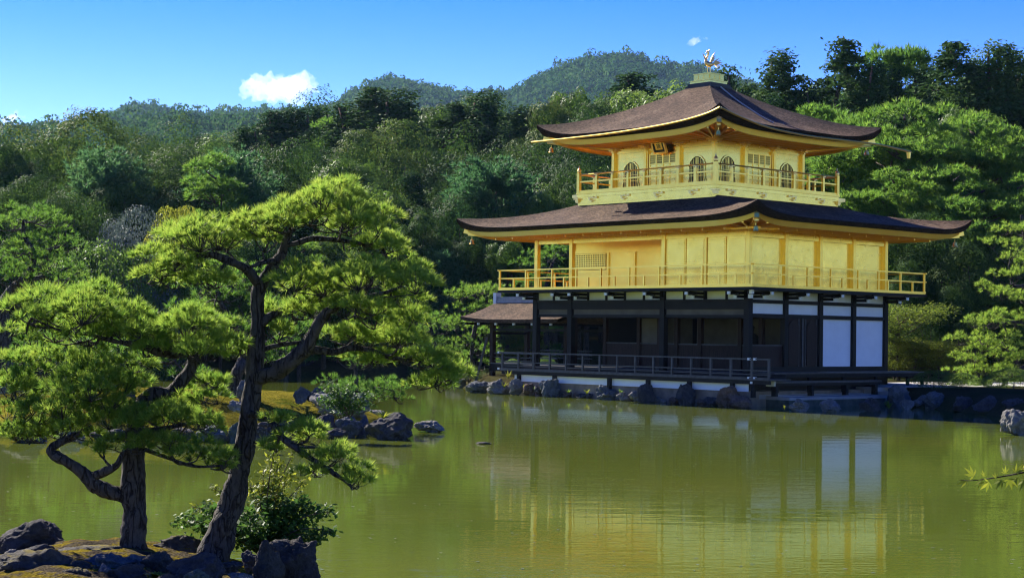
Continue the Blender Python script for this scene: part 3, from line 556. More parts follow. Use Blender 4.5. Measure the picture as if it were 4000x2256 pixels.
# eave arms with pale ends on the second storey, hip beams and wind bells
for u in np.arange(-1.1, 13., 1.06): part('eave_arm', 'bronze', R2[0], (u-.035, u+.035, -1.45, -.06, 6.49, 6.56))
for v in np.arange(-1.1, 9.9, 1.06): part('eave_arm', 'goldtrim', R2[0], (-1.45, -.06, v-.035, v+.035, 6.49, 6.56))
def bell(u, v, z, par):
    m = MB(); T(m, [(u, v, z+.10), (u, v, z)], [.012, .012], 5); T(m, [(u, v, z), (u, v, z-.03), (u, v, z-.16), (u, v, z-.20)], [.02, .07, .095, .115], 10); m.build('wind_bell', M['goldtrim'], par)
for (R, u, v, wu, wv, z, zw, k) in ((R2, -2.1, -2.1, 0, 0, 6.86, 6.66, 1), (R2, 13.72, -2.1, 11.62, 0, 6.86, 6.66, 1), (R2, -2.1, 10.58, 0, 8.48, 6.86, 6.66, 1), (R3, 1.05, -.57, 3.02, 1.42, 10.66, 10.36, 1), (R3, 10.5, -.57, 8.54, 1.42, 10.66, 10.36, 1), (R3, 1.05, 8.9, 3.02, 6.91, 10.66, 10.36, 1)):
    m = MB(); su = (u-wu)/abs(u-wu); sv = (v-wv)/abs(v-wv); beam(m, (wu, wv, zw-.08), (u, v, z-.10), .13, .17); beam(m, (u-su*.25, v-sv*.25, z-.1), (u+su*.12, v+sv*.12, z+.02), .17, .2); m.build('hip_beam', M['goldtrim'], R[0]); bell(u-su*.12, v-sv*.12, z-.34, R[0])
# --- third storey
QU, QV = (3.02, 4.86, 6.70, 8.54), (1.42, 3.25, 5.08, 6.91)
X0, X1, Y0, Y1 = 2.0, 9.57, .37, 7.96
b3 = part('balcony_skirt', 'gold', PAV, (X0, X1, Y0, Y1, 7.6, 8.24)); part('balcony_edge', 'gold', b3, (X0-.03, X1+.03, Y0-.03, Y1+.03, 8.243, 8.37)); part('floor', 'goldtrim', b3, (X0-.07, X1+.07, Y0-.07, Y1+.07, 8.372, 8.43)); part('base_moulding', 'gold', b3, (X0-.015, X1+.015, Y0-.015, Y1+.015, 7.98, 8.06))
part('projecting_beam', 'bronze', b3, (9.6, 9.95, Y0+.02, Y0+.2, 8.24, 8.37)); part('projecting_beam', 'bronze', b3, (X0+.02, X0+.2, 7.99, 8.5, 8.2, 8.34))
def ornament(u, v, du, dv):
    m = MB(); w = .30
    for a, b, z0, z1, o in ((-.30, .02, 8.17, 8.21, .05), (-.28, -.2, 8.20, 8.25, .06), (-.06, .0, 8.2, 8.25, .06), (.0, .24, 8.18, 8.22, .05), (-.12, .14, 8.07, 8.10, .05), (.05, .16, 8.09, 8.16, .09), (-.02, .10, 8.03, 8.08, .07)):
        if dv: bx(m, u+a, u+b, v-o, v, z0, z1)
        else: bx(m, u-o, u, v+a, v+b, z0, z1)
    m.build('metal_fitting', M['bronze'], b3)
for u in (8.7, 6.85, 5.0, 3.15): ornament(u, Y0-.004, 0, -1)
for v in (1.3, 3.15, 5.0, 6.85): ornament(X0-.004, v, -1, 0)
for u, v in ((X0, Y0), (X1, Y0), (X0, Y1)): part('corner_fitting', 'bronze', b3, (u-.09, u+.09, v-.09, v+.09, 8.06, 8.15), (u-.14, u+.14, v-.14, v+.14, 8.15, 8.2), (u-.075, u+.075, v-.075, v+.075, 8.02, 8.06))
m = MB()
xa, xb, ya, yb = X0+.02, X1-.02, Y0+.02, Y1-.02
for z0, z1, w in ((8.432, 8.53, .05), (8.86, 8.92, .03)):
    for v in (ya, yb): bx(m, xa, xb, v-w, v+w, z0, z1)
    for u in (xa, xb): bx(m, u-w+.002, u+w-.002, ya, yb, z0+.002, z1-.002)
for v in (ya, yb): T(m, [(xa, v, 9.19), (xb, v, 9.19)], [.03, .03], 8)
for u in (xa, xb): T(m, [(u, ya, 9.19), (u, yb, 9.19)], [.03, .03], 8)
rr3 = m.build('balcony_railing', M['goldtrim'], PAV)
for u, v in ((xa, ya), (xb, ya), (xa, yb), (xb, yb)):
    part('corner_post', 'goldtrim', rr3, (u-.07, u+.07, v-.07, v+.07, 8.433, 9.26)); m = MB(); T(m, [(u, v, 9.26), (u, v, 9.29), (u, v, 9.36), (u, v, 9.42), (u, v, 9.46), (u, v, 9.58)], [.06, .085, .09, .065, .03, .008], 10); m.build('finial', M['bronze'], rr3)
def post3(u, v):
    o = part('railing_post', 'goldtrim', rr3, (u-.055, u+.055, v-.055, v+.055, 8.532, 9.08)); part('post_cap', 'bronze', o, (u-.04, u+.04, v-.04, v+.04, 9.082, 9.13), (u-.09, u+.09, v-.09, v+.09, 9.132, 9.16))
for u in (8.5, 7.59, 6.69, 5.79, 4.87, 3.95, 3.04): post3(u, ya)
for u in (8.2, 6.5, 4.9, 3.2): post3(u, yb)
for v in (1.3, 2.25, 3.2, 4.15, 5.1, 6.05, 7.0): post3(xa, v); post3(xb, v)
for u in QU: part('pillar', 'goldtrim', PAV, (u-.07, u+.07, 1.35, 1.49, 8.43, 10.36))
for v in QV[1:]: part('pillar', 'goldtrim', PAV, (2.95, 3.09, v-.07, v+.07, 8.43, 10.36)); 
for v in QV[1:]: part('pillar', 'goldtrim', PAV, (8.47, 8.61, v-.07, v+.07, 8.43, 10.36))
for a, b in zip(QU[:-1], QU[1:]): part('wall_panel', 'gold', PAV, (a+.07, b-.07, 1.48, 1.52, 8.43, 10.36)); part('wall_beam', 'gold', PAV, (a+.07, b-.07, 1.44, 1.479, 10.06, 10.16)); part('wall_beam', 'gold', PAV, (a+.07, b-.07, 1.46, 1.479, 9.84, 9.87))
for a, b in zip(QV[:-1], QV[1:]): part('wall_panel', 'gold', PAV, (3.08, 3.12, a+.07, b-.07, 8.43, 10.36)); part('wall_beam', 'gold', PAV, (3.04, 3.079, a+.07, b-.07, 10.06, 10.16)); part('wall_beam', 'gold', PAV, (3.06, 3.079, a+.07, b-.07, 9.84, 9.87))
part('back_wall', 'gold', PAV, (3.09, 8.47, 6.87, 6.91, 8.43, 10.3), (8.49, 8.53, 1.5, 6.85, 8.43, 10.3)); part('ceiling', 'gold', PAV, (3.1, 8.4, 1.5, 6.8, 10.3, 10.34))
def capital(u, v):
    m = MB()
    for k, (w, z) in enumerate(((.13, 10.12), (.22, 10.19), (.30, 10.26), (.20, 10.33))):
        bx(m, u-w, u+w, v-.06-.04*k, v+.06+.04*k, z, z+.045); bx(m, u-.06-.04*k, u+.06+.04*k, v-w, v+w, z+.003, z+.042)
    m.build('capital', M['bronze'], PAV)
for u in QU: capital(u, 1.42)
for v in QV[1:]: capital(3.02, v)
def bell_outline(hw, z0, zs, z1):
    P = [(-hw*1.12, z0), (hw*1.12, z0), (hw*1.02, z0+.3*(zs-z0)), (hw*.98, zs-.1), (hw*1.05, zs)]
    P += [(hw*.9, zs+.08), (hw*.88, zs+.15), (hw*.62, zs+.24), (hw*.55, zs+.28), (hw*.2, zs+.34), (0, z1)]
    return P+[(-x, z) for x, z in P[:4:-1][1:]]+[(-hw*1.05, zs), (-hw*.98, zs-.1), (-hw*1.02, z0+.3*(zs-z0))]
def window(c, axis, hw=.40, z0=8.62, zs=9.32, z1=9.68):
    "cusped window with a barred dark opening; axis 0: south front, 1: east front"
    def put(m, P, d0, d1):
        n = len(P); V = []
        for d in (d0, d1):
            for x, z in P: V.append((1.48-d, c+x, z) if axis == 0 else (c+x, 3.08-d, z))
        m.add(V, [tuple(range(n)), tuple(range(2*n-1, n-1, -1))]+[(i, (i+1) % n, n+(i+1) % n, n+i) for i in range(n)])
    m = MB(); put(m, bell_outline(hw, z0, zs, z1), .001, .006); w = m.build('window', M['dark_panel'], PAV); 
    b = MB()
    def bar(x0, x1, za, zb, d0, d1):
        put(b, [(x0, za), (x1, za), (x1, zb), (x0, zb)], d0, d1)
    for k in range(9):
        x = -hw*.9+k*hw*.225; top = zs+.34*(1-(abs(x)/hw)**2.2)*.95
        bar(x-.011 if k != 4 else -.03, x+.011 if k != 4 else .03, z0, top, .008, .026)
    for z in (z0+.02, z0+.28, z0+.52, zs): bar(-hw, hw, z-.012, z+.012, .027, .034)
    b.build('lattice', M['goldtrim'], w)
    f = MB(); P = bell_outline(hw, z0, zs, z1); Q = [(x*1.10, z0+(z-z0)*1.055) for x, z in P]; n = len(P)
    for (d) in (.036,):
        V = [((1.48-d, c+x, z) if axis == 0 else (c+x, 3.08-d, z)) for x, z in P+Q]; f.add(V, [(i, i+1, n+i+1, n+i) for i in range(1, n-1)]+[(n-1, 0, n, 2*n-1)])
        V2 = [((1.48, c+x, z) if axis == 0 else (c+x, 3.08, z)) for x, z in Q]; V3 = V[n:]+V2; f.add(V3, [(i, i+1, n+i+1, n+i) for i in range(1, n-1)]+[(n-1, 0, n, 2*n-1)])
    f.build('window_frame', M['gold'], w)
for u in (7.60, 3.95): window(u, 0)
for v in (2.30, 5.98): window(v, 1)
def doors3(c, axis):
    w = .73
    def bb(m, x0, x1, d0, d1, z0, z1):
        if axis == 0: bx(m, c+x0, c+x1, 1.48-d1, 1.48-d0, z0, z1)
        else: bx(m, 3.08-d1, 3.08-d0, c+x0, c+x1, z0, z1)
    m = MB(); bb(m, -w, w, .001, .03, 8.45, 9.93); d = m.build('panel_door', M['gold'], PAV)
    m = MB()
    for x in (-w, -w/2, 0, w/2, w): bb(m, x-.03, x+.03, .031, .055, 8.45, 9.93)
    for z in (8.47, 8.86, 9.18, 9.28, 9.38, 9.50, 9.9): bb(m, -w, w, .032, .05, z-.022, z+.022)
    m.build('door_frame', M['goldtrim'], d)
    g = MB(); k = MB()
    for i in range(4):
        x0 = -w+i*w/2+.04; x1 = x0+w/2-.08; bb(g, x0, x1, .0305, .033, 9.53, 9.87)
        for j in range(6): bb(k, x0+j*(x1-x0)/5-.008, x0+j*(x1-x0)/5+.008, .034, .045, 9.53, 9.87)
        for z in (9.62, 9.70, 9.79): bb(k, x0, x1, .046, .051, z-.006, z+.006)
    q = g.build('door_window', M['dark_panel'], d); k.build('lattice', M['goldtrim'], q)
    for x in (-w-.1, w+.1):
        m = MB(); bb(m, x-.05, x+.05, .001, .09, 8.44, 10.0); bb(m, x-.08, x+.08, .0, .12, 10.0, 10.08); m.build('door_post', M['goldtrim'], d)
doors3(5.78, 0); doors3(4.165, 1)
# tilted name plaque under the south eave
PL = Matrix.Translation((1.05, 5.72, 10.38)) @ Matrix.Rotation(math.radians(-24), 4, 'Y')
def plate(w, h, t, off, mat, name, par):
    m = MB(); V = [tuple(PL @ Vector((x, y, z))) for x in (-t/2-off, t/2-off) for y in (-w/2, w/2) for z in (-h/2, h/2)]
    m.add(V, [(0, 1, 3, 2), (4, 6, 7, 5), (0, 4, 5, 1), (2, 3, 7, 6), (0, 2, 6, 4), (1, 5, 7, 3)]); return m.build(name, M[mat], par)
pq = plate(.66, 1.02, .05, 0, 'ink', 'plaque', PAV); plate(.38, .72, .012, .034, 'goldtrim', 'plaque_board', pq)
m = MB()
for y0, y1, z0, z1 in ((-.36, -.29, -.53, .53), (.29, .36, -.53, .53), (-.29, .29, .46, .53), (-.29, .29, -.53, -.46)):
    V = [tuple(PL @ Vector((x, y, z))) for x in (-.06, .04) for y in (y0, y1) for z in (z0, z1)]; m.add(V, [(0, 1, 3, 2), (4, 6, 7, 5), (0, 4, 5, 1), (2, 3, 7, 6), (0, 2, 6, 4), (1, 5, 7, 3)])
m.build('plaque_frame', M['bronze'], pq)
for i, chx in enumerate('\u7a76\u7adf\u9802'):
    cu_ = bpy.data.curves.new('lettering', 'FONT'); cu_.body = chx; cu_.size = .22; cu_.extrude = .004; cu_.align_x = 'CENTER'; cu_.align_y = 'CENTER'; cu_.materials.append(M['ink'])
    tmp = bpy.data.objects.new('lettering', cu_); COL.objects.link(tmp); bpy.context.view_layer.update(); me_ = bpy.data.meshes.new_from_object(tmp.evaluated_get(bpy.context.evaluated_depsgraph_get())); bpy.data.objects.remove(tmp)
    t_ = obj('lettering', me_, M['ink'], pq)
    t_.matrix_local = PL @ Matrix.Translation((-.046, 0, .23-.23*i)) @ Matrix(((0, 0, -1, 0), (-1, 0, 0, 0), (0, 1, 0, 0), (0, 0, 0, 1)))
# gutters of the upper roof, with the long spout on the east
g = MB(); T(g, [(11.0, -1.0, 10.55), (8.67, -.98, 10.54), (5.84, -.95, 10.57), (3.17, -.94, 10.69), (1.5, -.93, 10.88), (.66, -.96, 11.08)], [.045]*6, 8, 4)
T(g, [(.62, -.95, 11.06), (.64, .2, 10.82), (.64, 1.8, 10.58), (.64, 4.2, 10.47), (.64, 6.6, 10.5), (.64, 8.6, 10.52), (.64, 9.4, 10.50), (.62, 11.1, 10.40)], [.045]*8, 8, 4)
T(g, [(.62, 10.95, 10.38), (.62, 10.95, 10.12)], [.09, .07], 8); g.build('gutter', M['goldtrim'], R3[0])
# light chain down the east slope
c = MB()
for i in range(60):
    t = .16+.8*i/59; s = .5*(1-t)-.22; zz = float(np.interp(t, _ht, _hz))+.59*(abs((s)*1.)**4.8)*(1-t)**2.2
    u = E3[0]+(I3[0]-E3[0])*t; v = 4.16-1.3*(1-t)+.0; bx(c, u-.025, u+.025, v-.03, v+.03, zz+.02, zz+.055)
c.build('lightning_chain', M['tilegrey'], R3[0])
# gilded pedestal and bird
def sq(m, h, z0, z1): bx(m, 5.78-h, 5.78+h, 4.16-h, 4.16+h, z0, z1)
m = MB(); sq(m, .68, 12.74, 12.90); sq(m, .62, 12.90, 13.0); pb_ = m.build('ridge_base', M['ink'], R3[0])
m = MB(); sq(m, .54, 13.002, 13.14); sq(m, .57, 13.10, 13.13); sq(m, .44, 13.142, 13.42); sq(m, .47, 13.39, 13.425)
for a in (-.3, 0, .3):
    bx(m, 5.78+a-.12, 5.78+a+.12, 4.16-.455, 4.16-.44, 13.18, 13.36); bx(m, 5.78-.455, 5.78-.44, 4.16+a-.12, 4.16+a+.12, 13.18, 13.36)
ped = m.build('pedestal', M['gold'], R3[0])
# the bird faces south (towards -v), seen from its right front
PH = empty('phoenix_ornament', (0, 0, 0)); PH.parent = PAV
bm_ = MB()
def bp(x, y, z): "x right in the photo plane, y depth"; return (5.78+(-x*.70)*1.0+y*.7, 4.16+x*.72+y*.7, 13.44+z)
def BT(m, pts, rad, n=8, res=3): T(m, [bp(*p) for p in pts], rad, n, res)
BT(bm_, [(-.10, 0, .93), (-.06, 0, .95), (-.03, 0, .90), (-.05, 0, .78), (-.12, 0, .62), (-.10, 0, .48), (.02, 0, .40), (.16, 0, .42), (.22, 0, .45)], [.018, .05, .055, .04, .055, .10, .12, .07, .03], 10, 4)
BT(bm_, [(-.06, 0, .92), (-.16, 0, .88)], [.025, .005], 6, 0); BT(bm_, [(-.02, 0, .94), (.02, 0, 1.03), (-.05, 0, 1.04)], [.03, .025, .005], 6)
for o in (-.05, .07):
    BT(bm_, [(o, .05*np.sign(o), .36), (o-.01, .05*np.sign(o), .18), (o+.01, .05*np.sign(o), 0)], [.035, .018, .018], 6); BT(bm_, [(o-.07, .05*np.sign(o), .01), (o+.06, .05*np.sign(o), .01)], [.012, .016], 5, 0)
bm_.build('bird_body', M['bronze'], PH, smooth=True)
def wing(root, tips, name):
    m = MB()
    for (a, b, c) in tips: BT(m, [root, tuple((np.array(root)+np.array((a, b, c)))/2+np.array([0, 0, .03])), (a, b, c)], [.035, .03, .008], 5)
    m.build(name, M['bronze'], PH, smooth=True)
wing((-.09, -.05, .5), [(-.28, -.12, .86), (-.25, -.14, .76), (-.22, -.15, .68), (-.2, -.12, .6)], 'wing')
wing((.04, .06, .46), [(.26, .12, .95), (.22, .13, .86), (.28, .12, .80), (.27, .15, .70), (.25, .15, .6)], 'wing')
wing((.18, 0, .44), [(.42, .02, .66), (.52, .0, .56), (.58, -.02, .46), (.55, .0, .38), (.46, .02, .30), (.36, .0, .26)], 'tail')
# --- the roofed fishing deck on the west side
m = MB(); ur, ue0, ue1 = 17.85, 11.7, 18.15; V = []; nU, nV = 14, 9; vr, ve = 3.2, 1.30
for side in (1, -1):
    V = []
    for i in range(nU):
        for j in range(nV):
            t = j/(nV-1); u_end = ue1*(1-t)+ur*t; u = ue0+(u_end-ue0)*i/(nU-1); cr_ = max(0, (i/(nU-1)-.72)/.28)
            V.append((vr-side*(vr-ve)*(1-t), u, 3.20+.80*(.62*t+.38*t*t)+.10*cr_**2*(1-t)-.03*(1-t)*math.sin(math.pi*i/(nU-1))))
    m.add(V, [(i*nV+j, i*nV+j+1, (i+1)*nV+j+1, (i+1)*nV+j) for i in range(nU-1) for j in range(nV-1)]); V2 = [(x, y, z-.16) for x, y, z in V]
    m.add(V2, [(i*nV+j+1, i*nV+j, (i+1)*nV+j, (i+1)*nV+j+1) for i in range(nU-1) for j in range(nV-1)])
    m.add(V+V2, [(i*nV, (i+1)*nV, nU*nV+(i+1)*nV, nU*nV+i*nV) for i in range(nU-1)]+[((nU-1)*nV+j, (nU-1)*nV+j+1, nU*nV+(nU-1)*nV+j+1, nU*nV+(nU-1)*nV+j) for j in range(nV-1)])
sr = m.build('side_roof', M['bark_roof'], PAV, smooth=False)
part('ridge_cap', 'tilegrey', sr, (11.8, 17.86, 3.06, 3.34, 3.95, 4.03), (11.8, 17.7, 3.12, 3.28, 4.03, 4.10), (11.8, 17.75, 3.09, 3.31, 4.102, 4.13), (11.8, 17.7, 3.13, 3.27, 4.132, 4.2), (11.8, 17.75, 3.10, 3.30, 4.202, 4.23)); part('ridge_end', 'tip', sr, (17.72, 17.92, 3.04, 3.36, 3.9, 4.42))
part('verge_board', 'black', sr, (17.9, 17.98, 1.4, 5.0, 2.93, 3.03))
for u in (12.2, 13.4, 14.6, 15.8, 17.0): part('rafter_end', 'tip', sr, (u-.045, u+.045, 1.33, 1.42, 2.92, 3.01)); 
for u in (12.2, 13.4, 14.6, 15.8, 17.0): part('rafter', 'black', sr, (u-.04, u+.04, 1.421, 4.98, 2.92, 3.01))
for u, v in ((16.84, 2.12), (16.84, 4.24), (14.2, 4.24)): part('porch_pillar', 'brown', PAV, (u-.1, u+.1, v-.1, v+.1, -.3, 3.05))
part('porch_beam', 'black', PAV, (11.7, 16.9, 2.06, 2.18, 2.66, 2.78)); part('porch_beam', 'black', PAV, (11.7, 16.9, 4.18, 4.30, 2.66, 2.78)); part('porch_beam', 'black', PAV, (16.78, 16.9, 2.18, 4.18, 2.5, 2.62)); 
part('porch_deck', 'greywood', PAV, (11.74, 17.0, 2.0, 4.36, 1.17, 1.215)); part('porch_beam', 'black', PAV, (11.74, 16.95, 2.02, 2.12, .85, 1.165))
m = MB()
for z in (1.45, 1.6, 1.78): bx(m, 12.6, 17.0, 4.26, 4.3, z, z+.04); bx(m, 12.6, 17.0, 2.1, 2.14, z-.15, z-.11)
m.build('porch_railing', M['greywood'], PAV)
m = MB(); beam(m, (17.1, 2.0, 2.35), (17.5, 1.7, .35), .12, .1); m.build('slanting_prop', M['greywood'], PAV)
# --- stone landing terrace
tr = empty('stone_terrace', (C0[0], C0[1], 0), TH); tag(tr, 'flat stone landing terrace at the water in front of the pavilion', 'terrace')
TR = MB()
for i, (a, b) in enumerate(((-.02, 2.0), (2.01, 4.1), (4.11, 5.9))): bx(TR, -2.0, -1.35, a, b, .27, .375)
for v in np.arange(0, 6.0, 1.0): bx(TR, -1.345, -.91, v, v+.985, .25, .41)
bx(TR, -.905, -.3, -.4, 5.9, .28, .44)
TR.build('slab', M['slab'], tr); TR = MB()
for i, (a, b) in enumerate(((.0, 1.4), (1.41, 3.0), (3.01, 4.4), (4.41, 5.87))): bx(TR, -1.96, -.9, a, b, -.7, .268)
TR.build('footing', M['darkstone'], tr)
st_ = MB(); bx(st_, -1.30, -.5, 5.95, 10.4, .3, .66); bx(st_, -1.9, -1.32, 6.2, 9.8, .1, .5)
t2 = st_.build('stone_step', M['slab'], None); t2.location = (C0[0], C0[1], 0); t2.rotation_euler = (0, 0, TH); tag(t2, 'long low stone step at the east end of the veranda deck', 'step')

# ------------------------------------------------------------------ rocks
def rock(label, px, base, w, h, mat='rock_grey', z=0., group=None, depth=.8, tall=0., seed=None, vp=None, sub=4):
    "a boulder whose foot shows at photograph (px, base), w by h photograph pixels"
    p = onz(px, base, z)
    if vp is not None: d_ = ray(px, base)[:2]; t_ = (vp+C0@RV)/(d_@RV); p = np.array([*(d_*t_), z])
    pm = 4221/p[1]; sx, sz = w/pm/2*1.22, h/pm*1.15
    if 'island' in label: sx *= 1.12; sz *= 1.1
    s = rng.integers(1e6) if seed is None else seed; R = np.random.default_rng(int(s))
    bm = bmesh.new(); bmesh.ops.create_icosphere(bm, subdivisions=sub, radius=1.); V = np.array([v.co[:] for v in bm.verts])
    for i in range(11):
        n = unit(R.normal(size=3)*np.array([1, 1, .8])); d = .50+.36*R.random(); k = V@n-d; V -= np.where(k > 0, k*.86, 0)[:, None]*n
    nz = np.array([mnoise.fractal(Vector(v*1.5+s % 97), 1., 2., 5) for v in V]); rz = np.array([abs(mnoise.noise(Vector((v[0]*4+s % 31, v[1]*4, v[2]*2.2)))) for v in V])
    r2 = np.array([abs(mnoise.noise(Vector((v[0]*9+s % 17, v[1]*9, v[2]*6)))) for v in V]); r3 = np.array([mnoise.noise(Vector((v[0]*19+s % 13, v[1]*19, v[2]*14))) for v in V]); V = V*(1+.25*nz-.26*rz-.11*r2+.03*r3)[:, None]
    for i in range(3): V[:, i] /= np.abs(V[:, i]).max()
    V *= np.array([sx, sx*depth, sz*.5*1.25]); V[:, 2] += sz*.5*.76-.0
    V[:, 2] *= sz/max(V[:, 2].max(), 1e-6)
    for v, c in zip(bm.verts, V): v.co = c
    me = bpy.data.meshes.new('rock'); bm.to_mesh(me); bm.free()
    me.polygons.foreach_set('use_smooth', np.full(len(me.polygons), sub > 4))
    o = obj('rock', me, M[mat]); o.location = (p[0], p[1]+sx*depth*.42, z); return tag(o, label, 'rock', group)
for a in [  # rocks along the pavilion's foot
    ('long low greenish rock leftmost along the pavilion foot, by the slanting prop', 1206, 984, 66, 26, 'rock_blue'), ('furrowed rock below the left end of the veranda rail', 1259, 988, 60, 34, 'rock_grey'),
    ('tall striped rock under the first post of the veranda', 1299, 989, 32, 36, 'rock_grey'), ('small brown rock between striped rock and slanted rock at the veranda', 1334, 989, 32, 28, 'rock_brown'),
    ('squat dark rock touching the big slanted rock on its left', 1361, 991, 30, 26, 'rock_dark'), ('big slanted rock with diagonal furrows under a veranda post', 1384, 993, 48, 40, 'rock_blue'),
    ('square-topped rock carrying a post at the middle of the plaster skirt', 1522, 1001, 50, 34, 'rock_blue'), ('low pale rubble rock right of the square-topped rock', 1568, 1004, 30, 20, 'rock_grey'),
    ('pale leaning rock at the waterline left of a dark rounded one', 1606, 1006, 44, 24, 'rock_grey'), ('dark rounded rock propping a veranda post left of the brown dome rock', 1628, 1005, 40, 42, 'rock_dark'),
    ('tall dark rock standing under a veranda post at mid-terrace', 1726, 1012, 42, 46, 'rock_dark'), ('low dark rock alone in the water before the brown dome rock', 1791, 1023, 40, 20, 'rock_dark'),
    ('brown dome-shaped rock under the veranda corner', 1834, 1018, 56, 46, 'rock_brown'), ('sunlit pale rock leaning on the left end of the terrace slab', 1864, 1021, 50, 28, 'rock_brown'),
    ('white-streaked rock standing in the water at the terrace corner', 2012, 1036, 46, 30, 'rock_grey'), ('block-shaped rock in the water before the terrace front', 2091, 1035, 46, 29, 'rock_grey'),
    ('dark upright rock in the shade at the right end of the terrace', 2194, 1034, 50, 30, 'rock_dark'), ('large blue-green rock rising at the right end of the terrace', 2262, 1022, 54, 48, 'rock_blue'),
    ('small round dark rock behind the pale low one on the right shore', 2300, 1012, 26, 24, 'rock_dark'), ('pale low rock at the waterline right of the large blue-green rock', 2282, 1029, 32, 22, 'rock_grey'),
    ('speckled bluish rock on the right shore below the dark shrub', 2356, 1029, 54, 40, 'rock_blue'), ('wide brown-grey rock on the right shore beside the speckled one', 2322, 1024, 44, 28, 'rock_grey'),
    ('dark rock under the lowest bough of the right-hand pine', 2425, 1036, 58, 36, 'rock_dark'), ('broad dark bank rock nearest the right edge', 2490, 1042, 70, 42, 'rock_dark'), ('shaded rock at the frame edge of the right bank', 2556, 1046, 60, 40, 'rock_dark'),
    ('pale craggy boulder standing in the pond at the right edge of the frame', 2566, 1094, 76, 58, 'rock_grey'), ('lone jagged rock rising from the open pond', 1086, 1087, 76, 27, 'rock_grey'),
    ('large dark smooth boulder at the right tip of the mossy island', 978, 1105, 94, 54, 'rock_dark'), ('upright dark stone just left of the island tip boulder', 913, 1096, 36, 42, 'rock_blue'),
    ('rounded bluish boulder on the island shore below the small pine', 875, 1100, 52, 42, 'rock_blue'), ('wide dark boulder on the front of the mossy slope', 803, 1098, 80, 50, 'rock_dark'),
    ('flat-topped slab on the island tip by the yellow fern', 938, 1050, 50, 16, 'rock_grey'), ('greenish pointed rock at the foot of the leaning pine trunk behind', 594, 1113, 36, 48, 'rock_green'),
    ('low bluish rock on the island shore left of the leaning trunk', 540, 1112, 74, 34, 'rock_blue'), ('dark shore rock in the shade beneath the left pine boughs', 460, 1110, 70, 32, 'rock_dark'),
    ('small pale-topped rock on the island shore under the pine', 400, 1108, 50, 28, 'rock_grey'), ('blue-grey shore rock left of the pale-topped rock', 345, 1106, 56, 34, 'rock_blue'), ('dark low rock at the far left of the island shore', 270, 1108, 70, 24, 'rock_dark'), ('tiny whitish rock in the water before the island', 203, 1115, 20, 10, 'rock_grey'),
    ]: rock(*a, vp=-1.5 if 'veranda' in a[0] or 'plaster' in a[0] or 'slanted' in a[0] or 'prop' in a[0] or 'rubble' in a[0] or 'pale leaning' in a[0] or 'brown dome' in a[0] else (-1.7 if 'sunlit pale' in a[0] or 'alone in the water' in a[0] else None))
for px in (1415, 1432, 1450, 1466, 1484, 1560, 1585, 1650, 1668, 1690, 1705, 1752, 1768): rock('small rubble stone at the waterline of the pavilion plinth', px+rng.normal()*4, 1000, 14+12*rng.random(), 8+7*rng.random(), ('rock_grey', 'rock_brown', 'rock_dark')[px % 3], vp=-1.12, group='rubble stones along the pavilion plinth', sub=3)
rock('upright blue-black rock behind the moss, left of its twin', 758, 1008, 42, 32, 'rock_blue', .75); rock('upright blue-black rock behind the moss, right of its twin', 792, 1008, 40, 33, 'rock_blue', .75)
rock('tiny flat rock barely breaking the water below the jagged one', 1213, 1116, 38, 5, 'rock_dark', sub=3); rock('rough rock under the small pine on the island', 855, 1040, 120, 44, 'rock_grey', .5); rock('rugged pale stone on the moss behind the leaning trunk', 612, 1000, 36, 40, 'rock_grey', .8)
rock('pale root-like stone on the moss left of the leaning trunk', 596, 1032, 50, 22, 'rock_grey', .85); rock('grey boulder at the foot of the big pine at the left edge', 24, 985, 70, 38, 'rock_grey', .3)
for a in [('big black pointed rock at the left edge of the near islet', 78, 1410, 170, 90, 'rock_dark', .15), ('black flat rock in front of the pointed one at the left edge', 60, 1440, 190, 60, 'rock_dark', .2), ('small black knob of rock right of the flat black rock', 138, 1402, 40, 32, 'rock_dark', .25),
          ('broad pitted lichen rock at the bottom left corner', 85, 1478, 230, 84, 'rock_moss', .25), ('long pitted rock behind the grey slab, left of the upright trunk', 232, 1420, 200, 40, 'rock_moss', .3), ('smooth grey slab leaning before the upright trunk', 276, 1440, 116, 42, 'rock_blue', .35),
          ('small pyramid stone in front of the grey slab', 262, 1446, 38, 26, 'rock_grey', .4), ('rough pale stone between the two pine trunks', 392, 1440, 70, 48, 'rock_moss', .35), ('dark wedge stone at the bottom edge left of the moss tuft', 318, 1468, 84, 44, 'rock_dark', .35),
          ('brown dome rock behind the gap between both pine trunks', 455, 1398, 122, 44, 'rock_moss', .25), ('dark rounded boulder before the leaning trunk foot', 490, 1470, 124, 72, 'rock_dark', .35), ('pale green lichen stone in front of the dark rounded boulder', 500, 1474, 66, 38, 'rock_green', .4),
          ('upright post-like stone right of the leaning trunk', 668, 1480, 76, 108, 'rock_moss', .2), ('large stepped dark block at the right end of the near islet', 738, 1476, 112, 108, 'rock_dark', .05), ('lowest dark step stone at the water right of the stepped block', 786, 1478, 40, 56, 'rock_dark', 0.),
          ('small flat stone on the moss behind the upright stone', 600, 1458, 60, 16, 'rock_grey', .4), ('low grey stone by the bottom edge left of the upright stone', 612, 1482, 60, 24, 'rock_grey', .4), ('knobbly stone at the bottom edge among the pitted rocks', 180, 1474, 80, 40, 'rock_moss', .35)]: rock(*a, depth=.75, sub=5)

